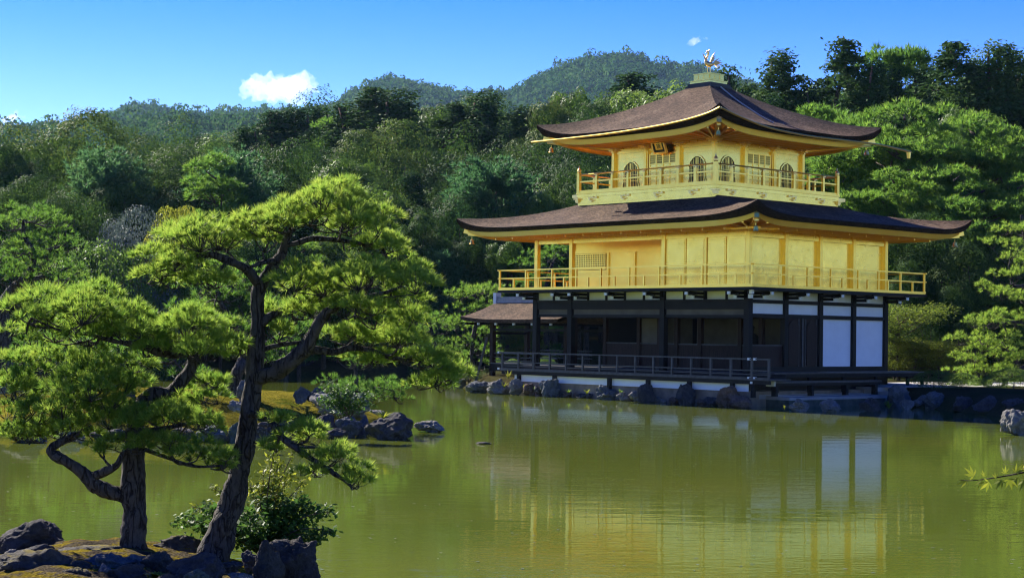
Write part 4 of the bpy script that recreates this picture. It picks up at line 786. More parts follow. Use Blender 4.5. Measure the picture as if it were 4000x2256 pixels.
for a in [('long flat pitted rock along the bottom left edge', 40, 1452, 120, 40, 'rock_moss', .3), ('lumpy rock between the pitted corner rock and the slab', 195, 1448, 70, 34, 'rock_moss', .35), ('ridge-shaped rock behind the long pitted one by the water', 190, 1396, 90, 24, 'rock_grey', .2), ('low round stone against the foot of the upright trunk', 300, 1408, 44, 24, 'rock_moss', .32),
          ('dark stone at the water behind the upright trunk', 376, 1388, 40, 18, 'rock_dark', .15), ('rough stone before the upright trunk foot', 352, 1432, 64, 34, 'rock_grey', .36), ('stone half buried in moss at the bottom centre of the islet', 420, 1474, 60, 26, 'rock_moss', .42), ('split stone right under the leaning trunk', 575, 1440, 60, 26, 'rock_dark', .38), ('stone wedged between the leaning trunk and the upright stone', 628, 1430, 44, 40, 'rock_dark', .3), ('small pale stone on top of the flat black rock', 30, 1404, 40, 20, 'rock_grey', .3)]: rock(*a, depth=.75, sub=5)
for a in [('rounded dark boulder on the island front under the leaning pine bough', 700, 1108, 90, 44, 'rock_dark', 0.), ('mossy low boulder between the greenish rock and the dark one', 645, 1112, 60, 36, 'rock_moss', 0.), ('pale block among the island shore rocks at the far left', 170, 1108, 60, 28, 'rock_grey', 0.), ('dark block at the left frame edge on the island shore', 60, 1112, 90, 34, 'rock_dark', 0.), ('flat dark stone at the island waterline by the small pine', 840, 1104, 44, 22, 'rock_dark', 0.),
          ('grey bank rock under the slender pruned pine', 1150, 975, 50, 22, 'rock_grey', 0.), ('dark bank rock left of the slender pruned pine', 1100, 966, 56, 20, 'rock_dark', 0.)]: rock(*a)
# ------------------------------------------------------------------ trained pines, built from their limbs and needle pads
def pine(name, label, Y, limbs, pads, mat='needle', tmat='trunk', nlen=.085, nw=.0055, nn=30, dens=115, group=None, twig=.0035, tubes=14, zoff=None, rough=.2, thick=1., base=None):
    """limbs: lists of (px, py, width px, depth offset m); pads: (px, py, half width px, half height px, depth offset m[, limb point px, py])"""
    pm = 4221/Y; b = limbs[0][0]; o0 = at(b[0], b[1], Y+b[3]) if base is None else base; r = empty(name, tuple(o0)); tag(r, label, 'tree', group)
    J = []; tm = MB()
    for li, L in enumerate(limbs):
        P = [at(a[0], a[1], Y+a[3])-o0 for a in L]; R = [a[2]/pm/2 for a in L]
        if li == 0: P = [P[0]-np.array([0, 0, .25])]+P; R = [R[0]*1.12]+R
        n = tubes if R[0] > .05 else 8; tm.tube(P, R, n, rough=rough*(1.6 if R[0] > .05 else 1.), seed=li*3., res=9 if li == 0 else 7)
        Q, RR = resample(np.array(P), np.array(R), 4); J += list(zip(Q, RR))
    JP = np.array([j[0] for j in J]); C = []; A = []; tw = MB()
    for pd in pads:
        c = at(pd[0], pd[1], Y+pd[4])-o0; rx, rz = pd[2]/pm*1.08, pd[3]/pm*thick*1.08; ry = rx*.75
        # a pad is a loose family of small domes
        nd = max(4, int(rx*ry*9/(nlen*9)**2/1.2)); sub = []
        for i in range(nd):
            a = i*2.39996+rng.random()*.5; rr = math.sqrt((i+.5)/nd); sub.append((c+np.array([math.cos(a)*rr*rx*.82, math.sin(a)*rr*ry*.82, rz*(.85*(1-rr*rr)-.48)+.22*rz*rng.normal()]), (.30+.16*rng.random())*min(rx, 1.4)*max(.55, 1.15/math.sqrt(nd/4))))
        src = JP[np.argmin(((JP-(c-np.array([0, 0, rz*.5])))**2).sum(1)+rng.random(len(JP))*.001)]
        main = src*.35+c*.65-np.array([0, 0, rz*.55])
        tw.tube([src, (src+main)/2+rng.normal(size=3)*.05*rx, main], [twig*4.2, twig*3.6, twig*2.8], 6, res=4, rough=.2)
        for (q, R) in sub:
            node = q-np.array([0, 0, R*.45]); mid = main*.5+node*.5+rng.normal(size=3)*.07*R+np.array([0, 0, -.12*R]); tw.tube([main, mid, node], [twig*2.6, twig*2.1, twig*1.4], 5, res=4)
            k = int(dens*(.09/nlen)**2*R*R*3.6)+3; rr = np.sqrt(rng.random(k)); an = rng.random(k)*6.283
            z = R*(.50*(1-rr**2)*(.25+.85*rng.random(k))-.10*rr)
            T_ = np.stack([np.cos(an)*rr*R, np.sin(an)*rr*R, z], 1); C.append(q+T_); A.append(unit(T_/R*np.array([.85, .85, .35])+np.array([0, 0, .62])))
            for t in T_[:max(2, int(k*.3))]:
                e = q+t; tw.tube([node, node*.45+e*.55-np.array([0, 0, R*.10]), e], [twig*1.1, twig*.9, twig*.6], 3, cap=False)
    C = np.concatenate(C); A = np.concatenate(A); V, F = tufts(C, A, nn, nlen, nw, .60)
    obj('crown', np_mesh('crown', V, F), M[mat], r); to = tm.build('trunk', M[tmat], r, smooth=True); tag(tw.build('twigs', M[tmat], to, smooth=True), kind='stuff'); return r
pine('black_pine', 'tall leaning black pine with forked trunk at the centre of the near islet', 16.6,
  [[(540, 1408, 92, 0), (556, 1350, 72, 0), (578, 1280, 62, 0), (600, 1200, 56, .05), (617, 1110, 50, .1), (632, 1010, 46, .1), (645, 900, 42, .1), (648, 800, 34, .1), (650, 735, 34, .1), (672, 690, 30, .1), (705, 645, 26, .05), (716, 612, 20, 0), (728, 585, 15, 0), (736, 562, 10, 0), (745, 530, 7, 0)],
   [(655, 720, 26, .1), (628, 684, 22, .0), (590, 662, 20, -.1), (555, 648, 18, -.2), (520, 640, 14, -.2), (480, 652, 9, -.25), (430, 668, 6, -.3)], [(575, 655, 14, -.15), (556, 676, 10, -.2), (530, 690, 8, -.25), (470, 690, 5, -.3), (410, 694, 4, -.3)],
   [(714, 618, 16, 0), (745, 612, 13, 0), (788, 600, 14, .1), (850, 604, 12, .15), (905, 612, 9, .2), (960, 618, 6, .2)], [(690, 655, 14, 0), (660, 660, 12, -.1), (630, 672, 9, -.2)],
   [(640, 950, 44, .1), (690, 938, 40, 0), (735, 905, 40, -.15), (770, 868, 40, -.2), (792, 830, 30, -.25), (818, 790, 25, -.3), (850, 768, 20, -.3), (893, 745, 16, -.3), (930, 720, 10, -.3), (935, 690, 6, -.3)], [(893, 748, 12, -.3), (960, 738, 9, -.25), (1010, 720, 6, -.2)],
   [(745, 895, 24, -.1), (790, 880, 20, .0), (840, 885, 18, .1), (880, 875, 16, .15), (930, 880, 14, .15), (985, 900, 11, .2), (1050, 905, 8, .2), (1100, 930, 5, .2)],
   [(652, 820, 24, .1), (680, 795, 20, .1), (720, 775, 17, .15), (770, 758, 11, .2), (815, 735, 7, .2)], [(655, 880, 16, .1), (700, 868, 13, .2), (760, 860, 8, .2)],
   [(622, 1040, 20, .05), (672, 1050, 17, -.2), (705, 1095, 17, -.35), (750, 1130, 15, -.45), (795, 1160, 14, -.5), (840, 1190, 11, -.55), (880, 1215, 7, -.6)], [(740, 1125, 9, -.45), (800, 1125, 6, -.4), (850, 1135, 4, -.4)]],
  [(790, 515, 170, 72, 0), (700, 545, 95, 45, -.3), (930, 565, 105, 60, .2), (850, 480, 90, 32, .3), (960, 615, 85, 32, .2), (860, 540, 90, 40, -.3), (660, 590, 60, 34, -.1),
   (500, 600, 160, 50, -.2), (430, 640, 100, 40, -.4), (560, 585, 90, 36, .2), (400, 690, 75, 26, -.3), (520, 700, 80, 22, -.35),
   (890, 690, 190, 54, -.2), (800, 720, 120, 45, .1), (980, 720, 115, 52, .1), (1030, 690, 70, 34, .3), (740, 780, 95, 40, .2), (900, 780, 120, 36, -.4), (700, 830, 50, 28, .1),
   (960, 850, 130, 45, .1), (1060, 890, 105, 50, .2), (1090, 955, 85, 42, .1), (860, 830, 90, 34, .3), (1010, 800, 90, 36, .3), (930, 905, 70, 24, .2),
   (1130, 940, 60, 36, .2), (1100, 905, 60, 30, .0), (755, 1080, 75, 34, -.4), (830, 1140, 80, 34, -.5), (885, 1195, 68, 34, -.6), (700, 1050, 40, 20, -.3), (780, 1175, 50, 22, -.5), (690, 1120, 40, 26, -.2)], dens=185, nn=38, nw=.0062)
pine('black_pine', 'upright pine with a hooked low limb on the left of the near islet', 16.3,
  [[(340, 1398, 82, 0), (338, 1360, 64, 0), (336, 1300, 58, 0), (334, 1230, 58, 0), (336, 1160, 56, .0), (338, 1110, 50, .0), (342, 1060, 40, .15), (352, 1020, 36, .25), (385, 992, 34, .3), (430, 985, 32, .3), (468, 945, 32, .3), (486, 908, 32, .3), (478, 888, 32, .25), (440, 885, 30, .2), (395, 882, 26, .1), (350, 868, 18, 0), (300, 860, 12, 0), (250, 850, 9, 0)],
   [(328, 1248, 40, 0), (285, 1240, 38, -.05), (245, 1222, 36, -.1), (210, 1190, 30, -.15), (165, 1158, 26, -.2), (132, 1142, 24, -.2), (128, 1128, 22, -.2), (150, 1112, 20, -.15), (190, 1095, 16, -.1), (230, 1070, 10, 0)], [(228, 1200, 24, -.1), (262, 1186, 22, -.2), (290, 1172, 18, -.25), (305, 1148, 14, -.25), (320, 1120, 9, -.2)],
   [(470, 885, 16, .3), (510, 860, 13, .4), (560, 845, 10, .4), (620, 850, 6, .4)], [(440, 882, 15, .2), (410, 850, 12, .1), (380, 820, 9, .0), (350, 790, 6, 0)], [(300, 860, 9, 0), (220, 840, 8, -.1), (150, 830, 6, -.2), (80, 800, 4, -.2)],
   [(345, 1050, 18, .1), (280, 1030, 14, .1), (200, 1010, 11, .1), (120, 1010, 8, 0), (50, 1020, 5, 0)], [(350, 1085, 14, .0), (420, 1075, 11, -.2), (500, 1060, 8, -.3)], [(365, 1130, 12, .0), (420, 1150, 9, -.3), (490, 1172, 8, -.45), (560, 1170, 5, -.5)]],
  [(190, 765, 165, 62, -.1), (90, 780, 100, 50, -.2), (290, 790, 105, 50, .1), (210, 830, 150, 34, .3), (60, 830, 70, 30, 0), (330, 830, 80, 30, -.2),
   (440, 810, 145, 50, .2), (540, 850, 105, 46, .4), (360, 850, 90, 36, .0), (600, 880, 60, 34, .5), (480, 870, 110, 30, -.1),
   (190, 915, 165, 52, .3), (80, 960, 90, 46, .2), (300, 940, 110, 46, .2), (60, 1040, 95, 52, 0), (150, 1020, 110, 46, -.1), (270, 1000, 130, 48, .1), (220, 960, 120, 36, -.2), (20, 1080, 60, 26, -.1),
   (400, 1050, 130, 38, -.1), (500, 985, 85, 30, .3), (500, 1060, 75, 30, -.3), (320, 1060, 100, 34, -.2), (180, 1070, 90, 30, -.2), (540, 960, 45, 20, .4), (440, 1010, 60, 24, .2),
   (70, 1085, 95, 34, .1), (150, 1075, 80, 30, .2), (20, 960, 70, 40, .1), (30, 900, 60, 30, .2), (330, 1112, 90, 24, -.3), (480, 1130, 85, 34, -.4), (555, 1150, 58, 38, -.5), (420, 1105, 60, 20, -.4), (250, 1125, 30, 18, -.3)], dens=185, nn=38, nw=.0062)
mid = dict(mat='needle_mid', nlen=.20, nw=.020, nn=16, dens=80, twig=.008, tubes=10)
pine('black_pine', 'large dark pine with a thick trunk cut by the left edge', 54,
  [[(18, 935, 52, 0), (8, 880, 40, 0), (5, 800, 36, 0), (20, 740, 26, 0), (70, 690, 18, 0), (85, 640, 14, 0), (60, 590, 10, 0), (60, 550, 6, 0)], [(50, 710, 14, 0), (130, 690, 9, 0), (180, 670, 5, 0)], [(80, 650, 9, 0), (150, 620, 6, 0)]],
  [(60, 530, 95, 28, 0), (20, 560, 80, 26, .5), (110, 545, 60, 24, -.5), (120, 600, 90, 26, 0), (40, 620, 80, 26, -.8), (100, 650, 110, 28, .5), (150, 690, 80, 24, 0), (30, 690, 80, 24, -.5), (-40, 650, 90, 40, 0)], **mid)
pine('small_pine', 'small dark green pine growing by the rocks on the island tip', 42.5,
  [[(878, 1045, 20, 0), (884, 1000, 13, 0), (896, 960, 11, 0), (893, 925, 8, 0), (880, 900, 5, 0)], [(890, 985, 8, 0), (950, 975, 6, 0), (1000, 985, 3, 0)]],
  [(880, 910, 58, 24, 0), (870, 965, 75, 26, -.3), (950, 960, 75, 26, .3), (990, 985, 60, 24, 0), (830, 985, 40, 16, 0), (920, 990, 60, 18, -.4)], mat='needle_mid', nlen=.15, nw=.012, nn=18, dens=90, twig=.006, tubes=10)
pine('island_pine', 'pine behind the big leaning one with a dark slanting stump-like trunk', 45,
  [[(568, 1010, 44, 0), (585, 965, 34, 0), (605, 920, 30, 0), (625, 880, 24, .5), (600, 820, 18, 1), (560, 770, 14, 1), (540, 720, 8, 1)], [(610, 900, 14, 0), (690, 850, 10, 1), (760, 800, 6, 1)]],
  [(540, 730, 110, 34, 1), (600, 690, 90, 32, 1.5), (480, 770, 80, 28, 1), (640, 760, 90, 30, .5), (720, 820, 90, 30, 1), (560, 820, 90, 26, .5), (690, 900, 60, 22, .5), (700, 870, 70, 22, 1)], **mid)
pine('island_pine', 'bright pine with low spreading pads behind the left pine trunks', 43.5,
  [[(330, 1010, 30, 0), (320, 960, 22, 0), (300, 920, 18, 0), (260, 880, 12, 0), (200, 860, 8, 0)], [(310, 940, 12, 0), (380, 900, 8, 0), (430, 880, 5, 0)]],
  [(140, 860, 100, 28, 0), (240, 860, 100, 26, .6), (340, 880, 90, 26, 0), (420, 900, 70, 24, .6), (90, 900, 80, 24, .8), (480, 940, 60, 22, 0), (200, 910, 100, 22, -.5)], **mid)
sp = dict(mid); sp.update(nlen=.24, nw=.026)
for lab, Y, L, Pd in (
  ('slender cloud-pruned pine left of the fishing deck roof', 80, [[(1200, 955, 16, 0), (1188, 900, 12, 0), (1192, 840, 11, 0), (1205, 780, 8, 0), (1195, 740, 5, 0)], [(1190, 860, 5, 0), (1150, 840, 4, 0)]], [(1190, 732, 70, 14, 0), (1230, 725, 45, 12, 1), (1150, 745, 40, 11, 0), (1180, 775, 65, 14, -.5), (1240, 765, 40, 12, 1), (1140, 810, 55, 14, 0), (1210, 830, 55, 14, .5), (1170, 860, 50, 14, 0), (1220, 880, 50, 14, .5), (1160, 905, 36, 14, 0), (1235, 915, 36, 14, 0)]),
  ('low pruned pine between the leaning trunk and the far shore', 88, [[(1100, 945, 14, 0), (1095, 890, 10, 0), (1085, 830, 9, 0), (1075, 790, 6, 0)]], [(1080, 800, 60, 14, 0), (1050, 830, 50, 13, .5), (1120, 825, 40, 13, -.5), (1080, 860, 60, 14, 0), (1130, 880, 45, 13, 0), (1040, 885, 50, 13, 0), (1090, 915, 55, 13, .5)]),
  ('bright pruned pine seen between the trunk and limb of the leaning pine', 90, [[(720, 938, 14, 0), (718, 900, 10, 0), (722, 870, 7, 0), (715, 845, 4, 0)]], [(710, 850, 55, 13, 0), (760, 870, 55, 13, 0), (700, 885, 50, 12, 0), (760, 905, 50, 12, .5), (660, 880, 45, 12, 0)]),
  ('pruned pine behind the pavilion seen through the open corner bay', 92, [[(1370, 960, 18, 0), (1375, 850, 14, 0), (1368, 750, 10, 0), (1390, 660, 7, 0)]], [(1370, 640, 75, 18, 0), (1420, 620, 50, 16, 1), (1330, 660, 50, 16, 0), (1390, 690, 70, 16, 0), (1330, 720, 50, 14, 0), (1400, 760, 60, 16, 0), (1370, 830, 60, 16, 0), (1400, 880, 60, 16, 0), (1300, 870, 50, 16, 0)])):
    pine('pruned_pine', lab, Y, L, Pd, **sp)
pine('black_pine', 'big layered pine leaning over the shore at the right edge', 70,
  [[(2640, 1010, 40, 1), (2635, 900, 34, 1), (2620, 780, 28, 1), (2600, 680, 20, 1), (2580, 600, 12, 1), (2570, 540, 8, 1)], [(2630, 920, 22, 1), (2576, 925, 16, .5), (2520, 950, 10, 0), (2470, 960, 6, 0)], [(2625, 820, 12, 1), (2560, 810, 9, .5), (2490, 815, 6, 0)], [(2610, 720, 12, 1), (2550, 720, 8, 0)]],
  [(2560, 575, 60, 24, 0), (2530, 620, 60, 22, 0), (2570, 650, 60, 22, 1), (2540, 690, 65, 24, 0), (2500, 730, 60, 24, 0), (2560, 745, 60, 24, .8), (2480, 795, 70, 26, 0), (2550, 800, 60, 24, .5), (2450, 850, 70, 26, -.3), (2520, 860, 75, 28, .3), (2440, 895, 60, 24, -.5), (2540, 900, 60, 24, 0), (2420, 935, 50, 22, -.3), (2500, 935, 75, 24, -.3), (2440, 975, 60, 24, -.6), (2510, 985, 60, 18, -.4), (2400, 985, 24, 12, -.6)], mat='needle', nlen=.18, nw=.019, nn=20, dens=115, twig=.007)

# ------------------------------------------------------------------ small plants
def shrub_at(name, label, p, stems, leaf, wd, mat, cat='shrub', n=2400, spread=(.5, .4, .4), tilt=.9, cl=None):
    "stems: end points relative to p; leaves gather along and at the ends of the stems"
    r = empty(name, tuple(p)); tag(r, label, cat); m = MB(); C = []
    for e, k, s in stems:
        e = np.array(e, float); mid_ = e*.5+np.array([0, 0, .12*np.linalg.norm(e)]); m.tube([(0, 0, -.05), tuple(mid_), tuple(e)], [.011, .007, .003], 5, res=5)
        for j in range(int(k*1.8)):
            t = 1-rng.random()**1.7*.75; q = 2*t*(1-t)*mid_+t*t*e; C.append(q+rng.normal(size=3)*s)
    C = np.array(C); V, F = leaf_quads(C, np.tile([0, -.25, 1.], (len(C), 1)), leaf, wd, tilt)
    m.build('stem', M['trunk2'], r, smooth=True); obj('foliage', np_mesh('foliage', V, F), M[mat], r); return r
bp_ = at(655, 1392, 17.2); bp_[2] = .3
def rel(px, py, Y): return at(px, py, Y)-bp_
st = []
for (a, b, k, s) in ((470, 1300, 150, .055), (520, 1280, 150, .06), (560, 1310, 130, .06), (440, 1312, 60, .03), (500, 1330, 90, .05), (620, 1290, 160, .07), (680, 1260, 200, .08), (720, 1280, 200, .08), (760, 1270, 200, .07), (800, 1280, 140, .05), (835, 1285, 60, .035), (700, 1320, 200, .08), (760, 1330, 190, .07), (800, 1350, 140, .05), (840, 1335, 40, .03), (650, 1340, 170, .08), (610, 1340, 110, .06), (780, 1375, 90, .04), (740, 1360, 90, .05)): st.append((rel(a, b, 17.2+rng.normal()*.22), k, s))
shrub_at('camellia_bush', 'glossy dark green bush behind the leaning trunk on the near islet', bp_, st, .068, .036, 'camellia')
st = []
for (a, b, k, s) in ((690, 1115, 70, .035), (700, 1160, 80, .04), (660, 1180, 70, .04), (730, 1190, 70, .04), (650, 1230, 70, .045), (700, 1225, 90, .05), (530, 1225, 36, .025), (545, 1265, 44, .03), (480, 1275, 30, .02), (760, 1215, 40, .03), (625, 1215, 50, .04), (740, 1130, 30, .03)): st.append((rel(a, b, 17.35+rng.normal()*.15), k, s))
shrub_at('young_shoots', 'thin upright yellow-green shoots rising through the glossy bush', bp_+np.array([0, .08, 0]), st, .062, .028, 'yellow')
q = onz(880, 1045, .6); q[2] = .6
shrub_at('dark_bush', 'small dark leafy bush under the small pine on the island', q, [((rng.normal()*.28, rng.normal()*.2, .2+.55*rng.random()), 70, .09) for i in range(12)], .09, .05, 'camellia')
def fern(px, py, w, h, label, z=0.05, mat='yellow', n=16, Y=None):
    p = onz(px, py, z)
    if 1240 < px < 1700: d_ = ray(px, py)[:2]; p = np.array([*(d_*((-1.45+C0@RV)/(d_@RV))), z+.12])
    pm = 4221/p[1]; m = MB(); V = []; F = []
    for i in range(n):
        a = rng.random()*6.283; ln = (w/pm/2)*(.6+.5*rng.random()); hh = h/pm*(.5+.6*rng.random()); d = np.array([math.cos(a), math.sin(a), 0]); s = np.array([-d[1], d[0], 0])*.035*ln**.3
        pts = [d*ln*t+np.array([0, 0, hh*(1.6*t-.75*t*t)]) for t in (0, .35, .7, 1.)]; b0 = len(V)
        for k, P in enumerate(pts): V += [P-s*(1-.28*k), P+s*(1-.28*k)]
        F += [(b0+2*k, b0+2*k+1, b0+2*k+3, b0+2*k+2) for k in range(3)]
    o = obj('fern', np_mesh('fern', np.array(V), np.array(F)), M[mat]); o.location = tuple(p+np.array([0, .0, 0])); tag(o, label, 'fern'); return o
fern(1278, 962, 30, 24, 'spiky fern on top of the furrowed rock below the veranda', .55); fern(1268, 982, 26, 22, 'yellow fern hanging between the furrowed and striped rocks', .12); fern(1318, 980, 16, 16, 'small yellow fern right of the striped rock', .12)
fern(1345, 990, 22, 16, 'green tuft at the waterline beside the big slanted rock', .08, 'broad_green'); fern(1430, 999, 30, 12, 'low green tuft on the stone footing right of the slanted rock', .08, 'broad_green'); fern(1476, 1002, 30, 14, 'pale green tuft left of the square-topped rock', .08, 'yellow'); fern(1562, 1000, 26, 16, 'green weed over the low rubble rock', .15, 'broad_green')
fern(1974, 1030, 12, 14, 'bright weed at the corner of the landing slab', .08, 'yellow'); fern(2236, 1026, 40, 22, 'dark green fern between the rocks right of the terrace', .12, 'broad_green', 24); fern(965, 1052, 70, 22, 'yellow fern spreading over the island tip boulder', .55, 'yellow', 30)
fern(392, 1452, 60, 16, 'golden moss tuft at the bottom edge', .42, 'yellow', 60)
# maple twig reaching in from the right
mt = empty('maple_tree', (3.4, 7.6, 0)); tag(mt, 'maple twig with bright yellow-green leaves reaching in at the right edge', 'tree'); o_ = np.array([3.4, 7.6, 0.])
tm = MB(); tm.tube([(0, 0, -.6), (.05, 0, 1.), (0, 0, 2.4), (.2, .1, 4.)], [.07, .06, .05, .03], 10, res=4); pth = [np.array([0, 0, 2.0])]+[at(a, b, 7.0)-o_ for a, b in ((2640, 1170), (2580, 1186), (2530, 1196), (2480, 1204), (2440, 1208), (2415, 1206))]; tm.tube(pth, [.02, .006, .004, .0032, .0026, .002, .0015], 6, res=4)
to_ = tm.build('trunk', M['trunk2'], mt, smooth=True); V = []; F = []
def maple_leaf(c, ax, n, L):
    ax = unit(np.array(ax, float)); n = unit(np.array(n, float)); s = np.cross(n, ax)
    for a, l in ((0, 1.), (.62, .9), (-.62, .9), (1.35, .6), (-1.35, .6)):
        d = ax*math.cos(a)+s*math.sin(a); w = np.cross(n, d)*L*l*.13; b = len(V); V.extend([c, c+d*L*l*.45+w, c+d*L*l, c+d*L*l*.45-w]); F.append((b, b+1, b+2, b+3))
for (a, b, ax, L) in ((2450, 1196, (-.6, 0, .5), .055), (2432, 1208, (-1, 0, -.4), .05), (2470, 1208, (-.4, .1, -.8), .045), (2488, 1212, (-.7, 0, -.6), .05), (2505, 1203, (-.1, .2, .9), .03), (2520, 1206, (-.5, 0, -.8), .05), (2540, 1204, (.2, 0, -.9), .05), (2528, 1190, (.1, 0, .9), .035), (2560, 1200, (-.5, 0, -.85), .06), (2572, 1186, (.6, 0, .5), .055), (2476, 1198, (-.2, .2, .8), .03), (2555, 1188, (.5, 0, .6), .05), (2578, 1205, (-.4, 0, -.9), .06)):
    maple_leaf(at(a, b, 7.0+.03*rng.normal())-o_, ax, (rng.normal()*.3, -.8, .6+rng.normal()*.3), L)
C = rng.normal(size=(500, 3))*np.array([.3, .4, .3])+np.array([2.6, .1, 4.1]); V2, F2 = leaf_quads(C, np.tile([0, 0, 1.], (500, 1)), .06, .04, .8)
b = len(V); V = np.concatenate([np.array(V), V2]); F = np.concatenate([np.array(F), F2+b]); obj('foliage', np_mesh('foliage', V, F), M['yellow'], mt)

# ------------------------------------------------------------------ trees round the pond
RPB = 'red pines on the right bank'; CY = 'tall cypresses on the skyline'; OAK = 'evergreen oaks on the far bank'; FILL = 'trees in the wood behind the pond'
# skyline of the right
for px, top, Y, w, var, lab in ((1830, 168, 128, 1., 0, 'dark cypress tip rising right behind the gilded bird'), (1880, 205, 122, 1.1, 1, 'cypress half hidden by the right slope of the upper roof'), (1968, 128, 118, 1.35, 2, 'broad dark cypress first right of the upper roof'), (2040, 205, 116, 1.2, 0, 'lower cypress between the two tall ones right of the roof'),
                                (2128, 92, 114, 1.3, 3, 'tallest cypress with sky showing through its top'), (2190, 150, 112, 1.15, 1, 'cypress touching the tallest one on its right'), (2240, 170, 118, 1.1, 0, 'dark narrow cypress below the flat pine top'), (2330, 170, 116, 1.2, 2, 'greyish cypress at the gap in the right skyline'), (2398, 98, 112, 1.4, 3, 'tall grey-green cypress right of the skyline gap'), (2460, 150, 114, 1.1, 0, 'dark cypress between the two tallest at far right'), (2520, 105, 110, 1.15, 1, 'pointed dark cypress near the right edge'), (2572, 135, 112, 1.2, 2, 'cypress cut by the right edge of the frame'), (2640, 120, 110, 1.2, 0, 'cypress just past the right edge')):
    tree('cypress', px, top, Y, lab, CY, w, var)
tree('redpine', 2246, 120, 120, 'flat-topped pine against the sky beside the tallest cypress', None, .8, 0)
# skyline of the middle and left
for px, top, Y, w, k, lab in ((1590, 178, 140, 1.8, 'cypress', 'dark spreading tree against the mountain left of the upper roof'), (1668, 222, 130, 1.3, 'broadgreen', 'pale green leafy tree top left of the upper roof'), (1730, 205, 135, 1., 'broadgreen', 'pale tree partly behind the upper roof crest'), (1525, 262, 132, 1.1, 'broad', 'brownish oak left of the spreading tree'), (1445, 226, 140, 1., 'broadgreen', 'light green tree standing out below the mountain'), (1392, 262, 135, 1.2, 'broad', 'olive oak crown above the lower roof tip'), (1330, 262, 138, 1.6, 'cypress', 'dark cypress left of the olive oak'),
                              (1225, 232, 140, 1.75, 'cypress', 'dark cypress in the middle below the mountain dip'), (1150, 255, 142, 1.7, 'cypress', 'dark cypress left of the middle one'), (1085, 270, 146, 1.1, 'broadgreen', 'lit tree between two dark cypress groups'), (1010, 228, 138, 1.8, 'cypress', 'twin dark cypress, right one, below the round hill'), (940, 214, 140, 1.8, 'cypress', 'twin dark cypress, left one, below the round hill'), (870, 258, 142, 1.7, 'cypress', 'dark cypress below the cloud'), (800, 268, 150, 1.6, 'cypress', 'narrow cypress under the right end of the cloud'), (745, 268, 146, 1.6, 'cypress', 'narrow cypress under the middle of the cloud'), (685, 275, 146, 1.6, 'cypress', 'narrow cypress under the left end of the cloud'), (620, 318, 140, 1.7, 'cypress', 'dark cypress left of the cloud trees'),
                              (545, 335, 122, 1.15, 'broad', 'very dark oak with rounded lobes behind the teal pine'), (470, 345, 120, 1.15, 'broad', 'dark oak in the row left of the teal pine'), (400, 342, 124, 1.15, 'broad', 'dark oak right of the big olive dome'), (320, 330, 128, 1.0, 'broad', 'small oak shoulder right of the big olive dome'), (195, 290, 112, 1.35, 'broad', 'big olive dome-shaped oak at the left'), (95, 360, 118, 1.1, 'broadgreen', 'yellow-green tree behind the big olive dome'), (20, 365, 104, 1.3, 'broad', 'dark oak cut by the left edge'), (-60, 350, 104, 1.3, 'broad', 'oak beyond the left edge')):
    tree(k, px, top, Y, lab, CY if k == 'cypress' else OAK, w)
# middle rows
for px, top, Y, w, k, lab in ((270, 395, 104, 1.3, 'youngpine', 'shaggy blue-green young pine left of the dark oaks'), (585, 400, 106, 1.3, 'youngpine', 'shaggy pale teal pine right of the dark oaks'), (1240, 420, 104, 1.55, 'youngpine', 'soft pale green young pine left of the upper roof'), (540, 430, 102, 1.1, 'redpine', 'layered teal pine in front of the shaggy one'), (1110, 640, 96, 1.5, 'youngpine', 'round bluish pine above the leaning pine crown'),
                              (380, 410, 108, 1.3, 'broad', 'nearly black oak mass left of the teal pine'), (470, 450, 106, 1.3, 'broad', 'nearly black oak below the dark row'), (60, 470, 98, 1.2, 'broad', 'dark shrubby oak at left below the olive dome'), (150, 480, 96, 1.1, 'broad', 'dark oak below the olive dome centre'), (700, 395, 112, 1.2, 'broad', 'olive oak behind the leaning pine top'), (780, 370, 118, 1.2, 'broad', 'rounded oak above the leaning pine top'), (640, 380, 118, 1.2, 'broad', 'dark oak behind the pale teal pine'), (880, 400, 112, 1.2, 'broadgreen', 'pale green tree right above the leaning pine top'), (960, 330, 122, 1.2, 'broad', 'oak with brownish lobes below the twin cypresses'),
                              (1040, 430, 106, 1.3, 'cypress', 'dark conifer mass right of the leaning pine top'), (1130, 440, 112, 1.2, 'broad', 'oak between the dark conifers and young pine'), (1190, 360, 120, 1.2, 'broad', 'dark oak above the soft young pine'), (1300, 330, 122, 1.2, 'broad', 'oak above the lower roof with lit lobes'), (1290, 420, 112, 1.1, 'broadgreen', 'green tree beside the soft young pine'), (1380, 350, 116, 1.1, 'broad', 'brownish oak left of the upper roof tip'), (1460, 330, 112, 1.1, 'broad', 'dark oak under the upper roof tip'), (1400, 440, 104, 1.2, 'broadgreen', 'bright leafy tree left of the upper balcony'), (1340, 480, 102, 1.2, 'broadgreen', 'green tree left of the upper balcony'), (1480, 440, 104, 1.1, 'broad', 'oak beside the upper balcony rail'), (1150, 500, 102, 1.2, 'broad', 'dark oak left of the lower roof tip'), (1210, 560, 98, 1.2, 'broad', 'dark oak below the lower roof tip'), (1060, 540, 98, 1.2, 'broad', 'dark oak right behind the leaning pine crown'), (1280, 600, 96, 1.1, 'broadgreen', 'leafy tree behind the open balcony corner'), (1000, 500, 104, 1.2, 'broad', 'oak behind the right shoulder of the leaning pine'), (920, 480, 104, 1.2, 'broadgreen', 'green tree behind the leaning pine crown')):
    tree(k, px, top, Y, lab, FILL, w)
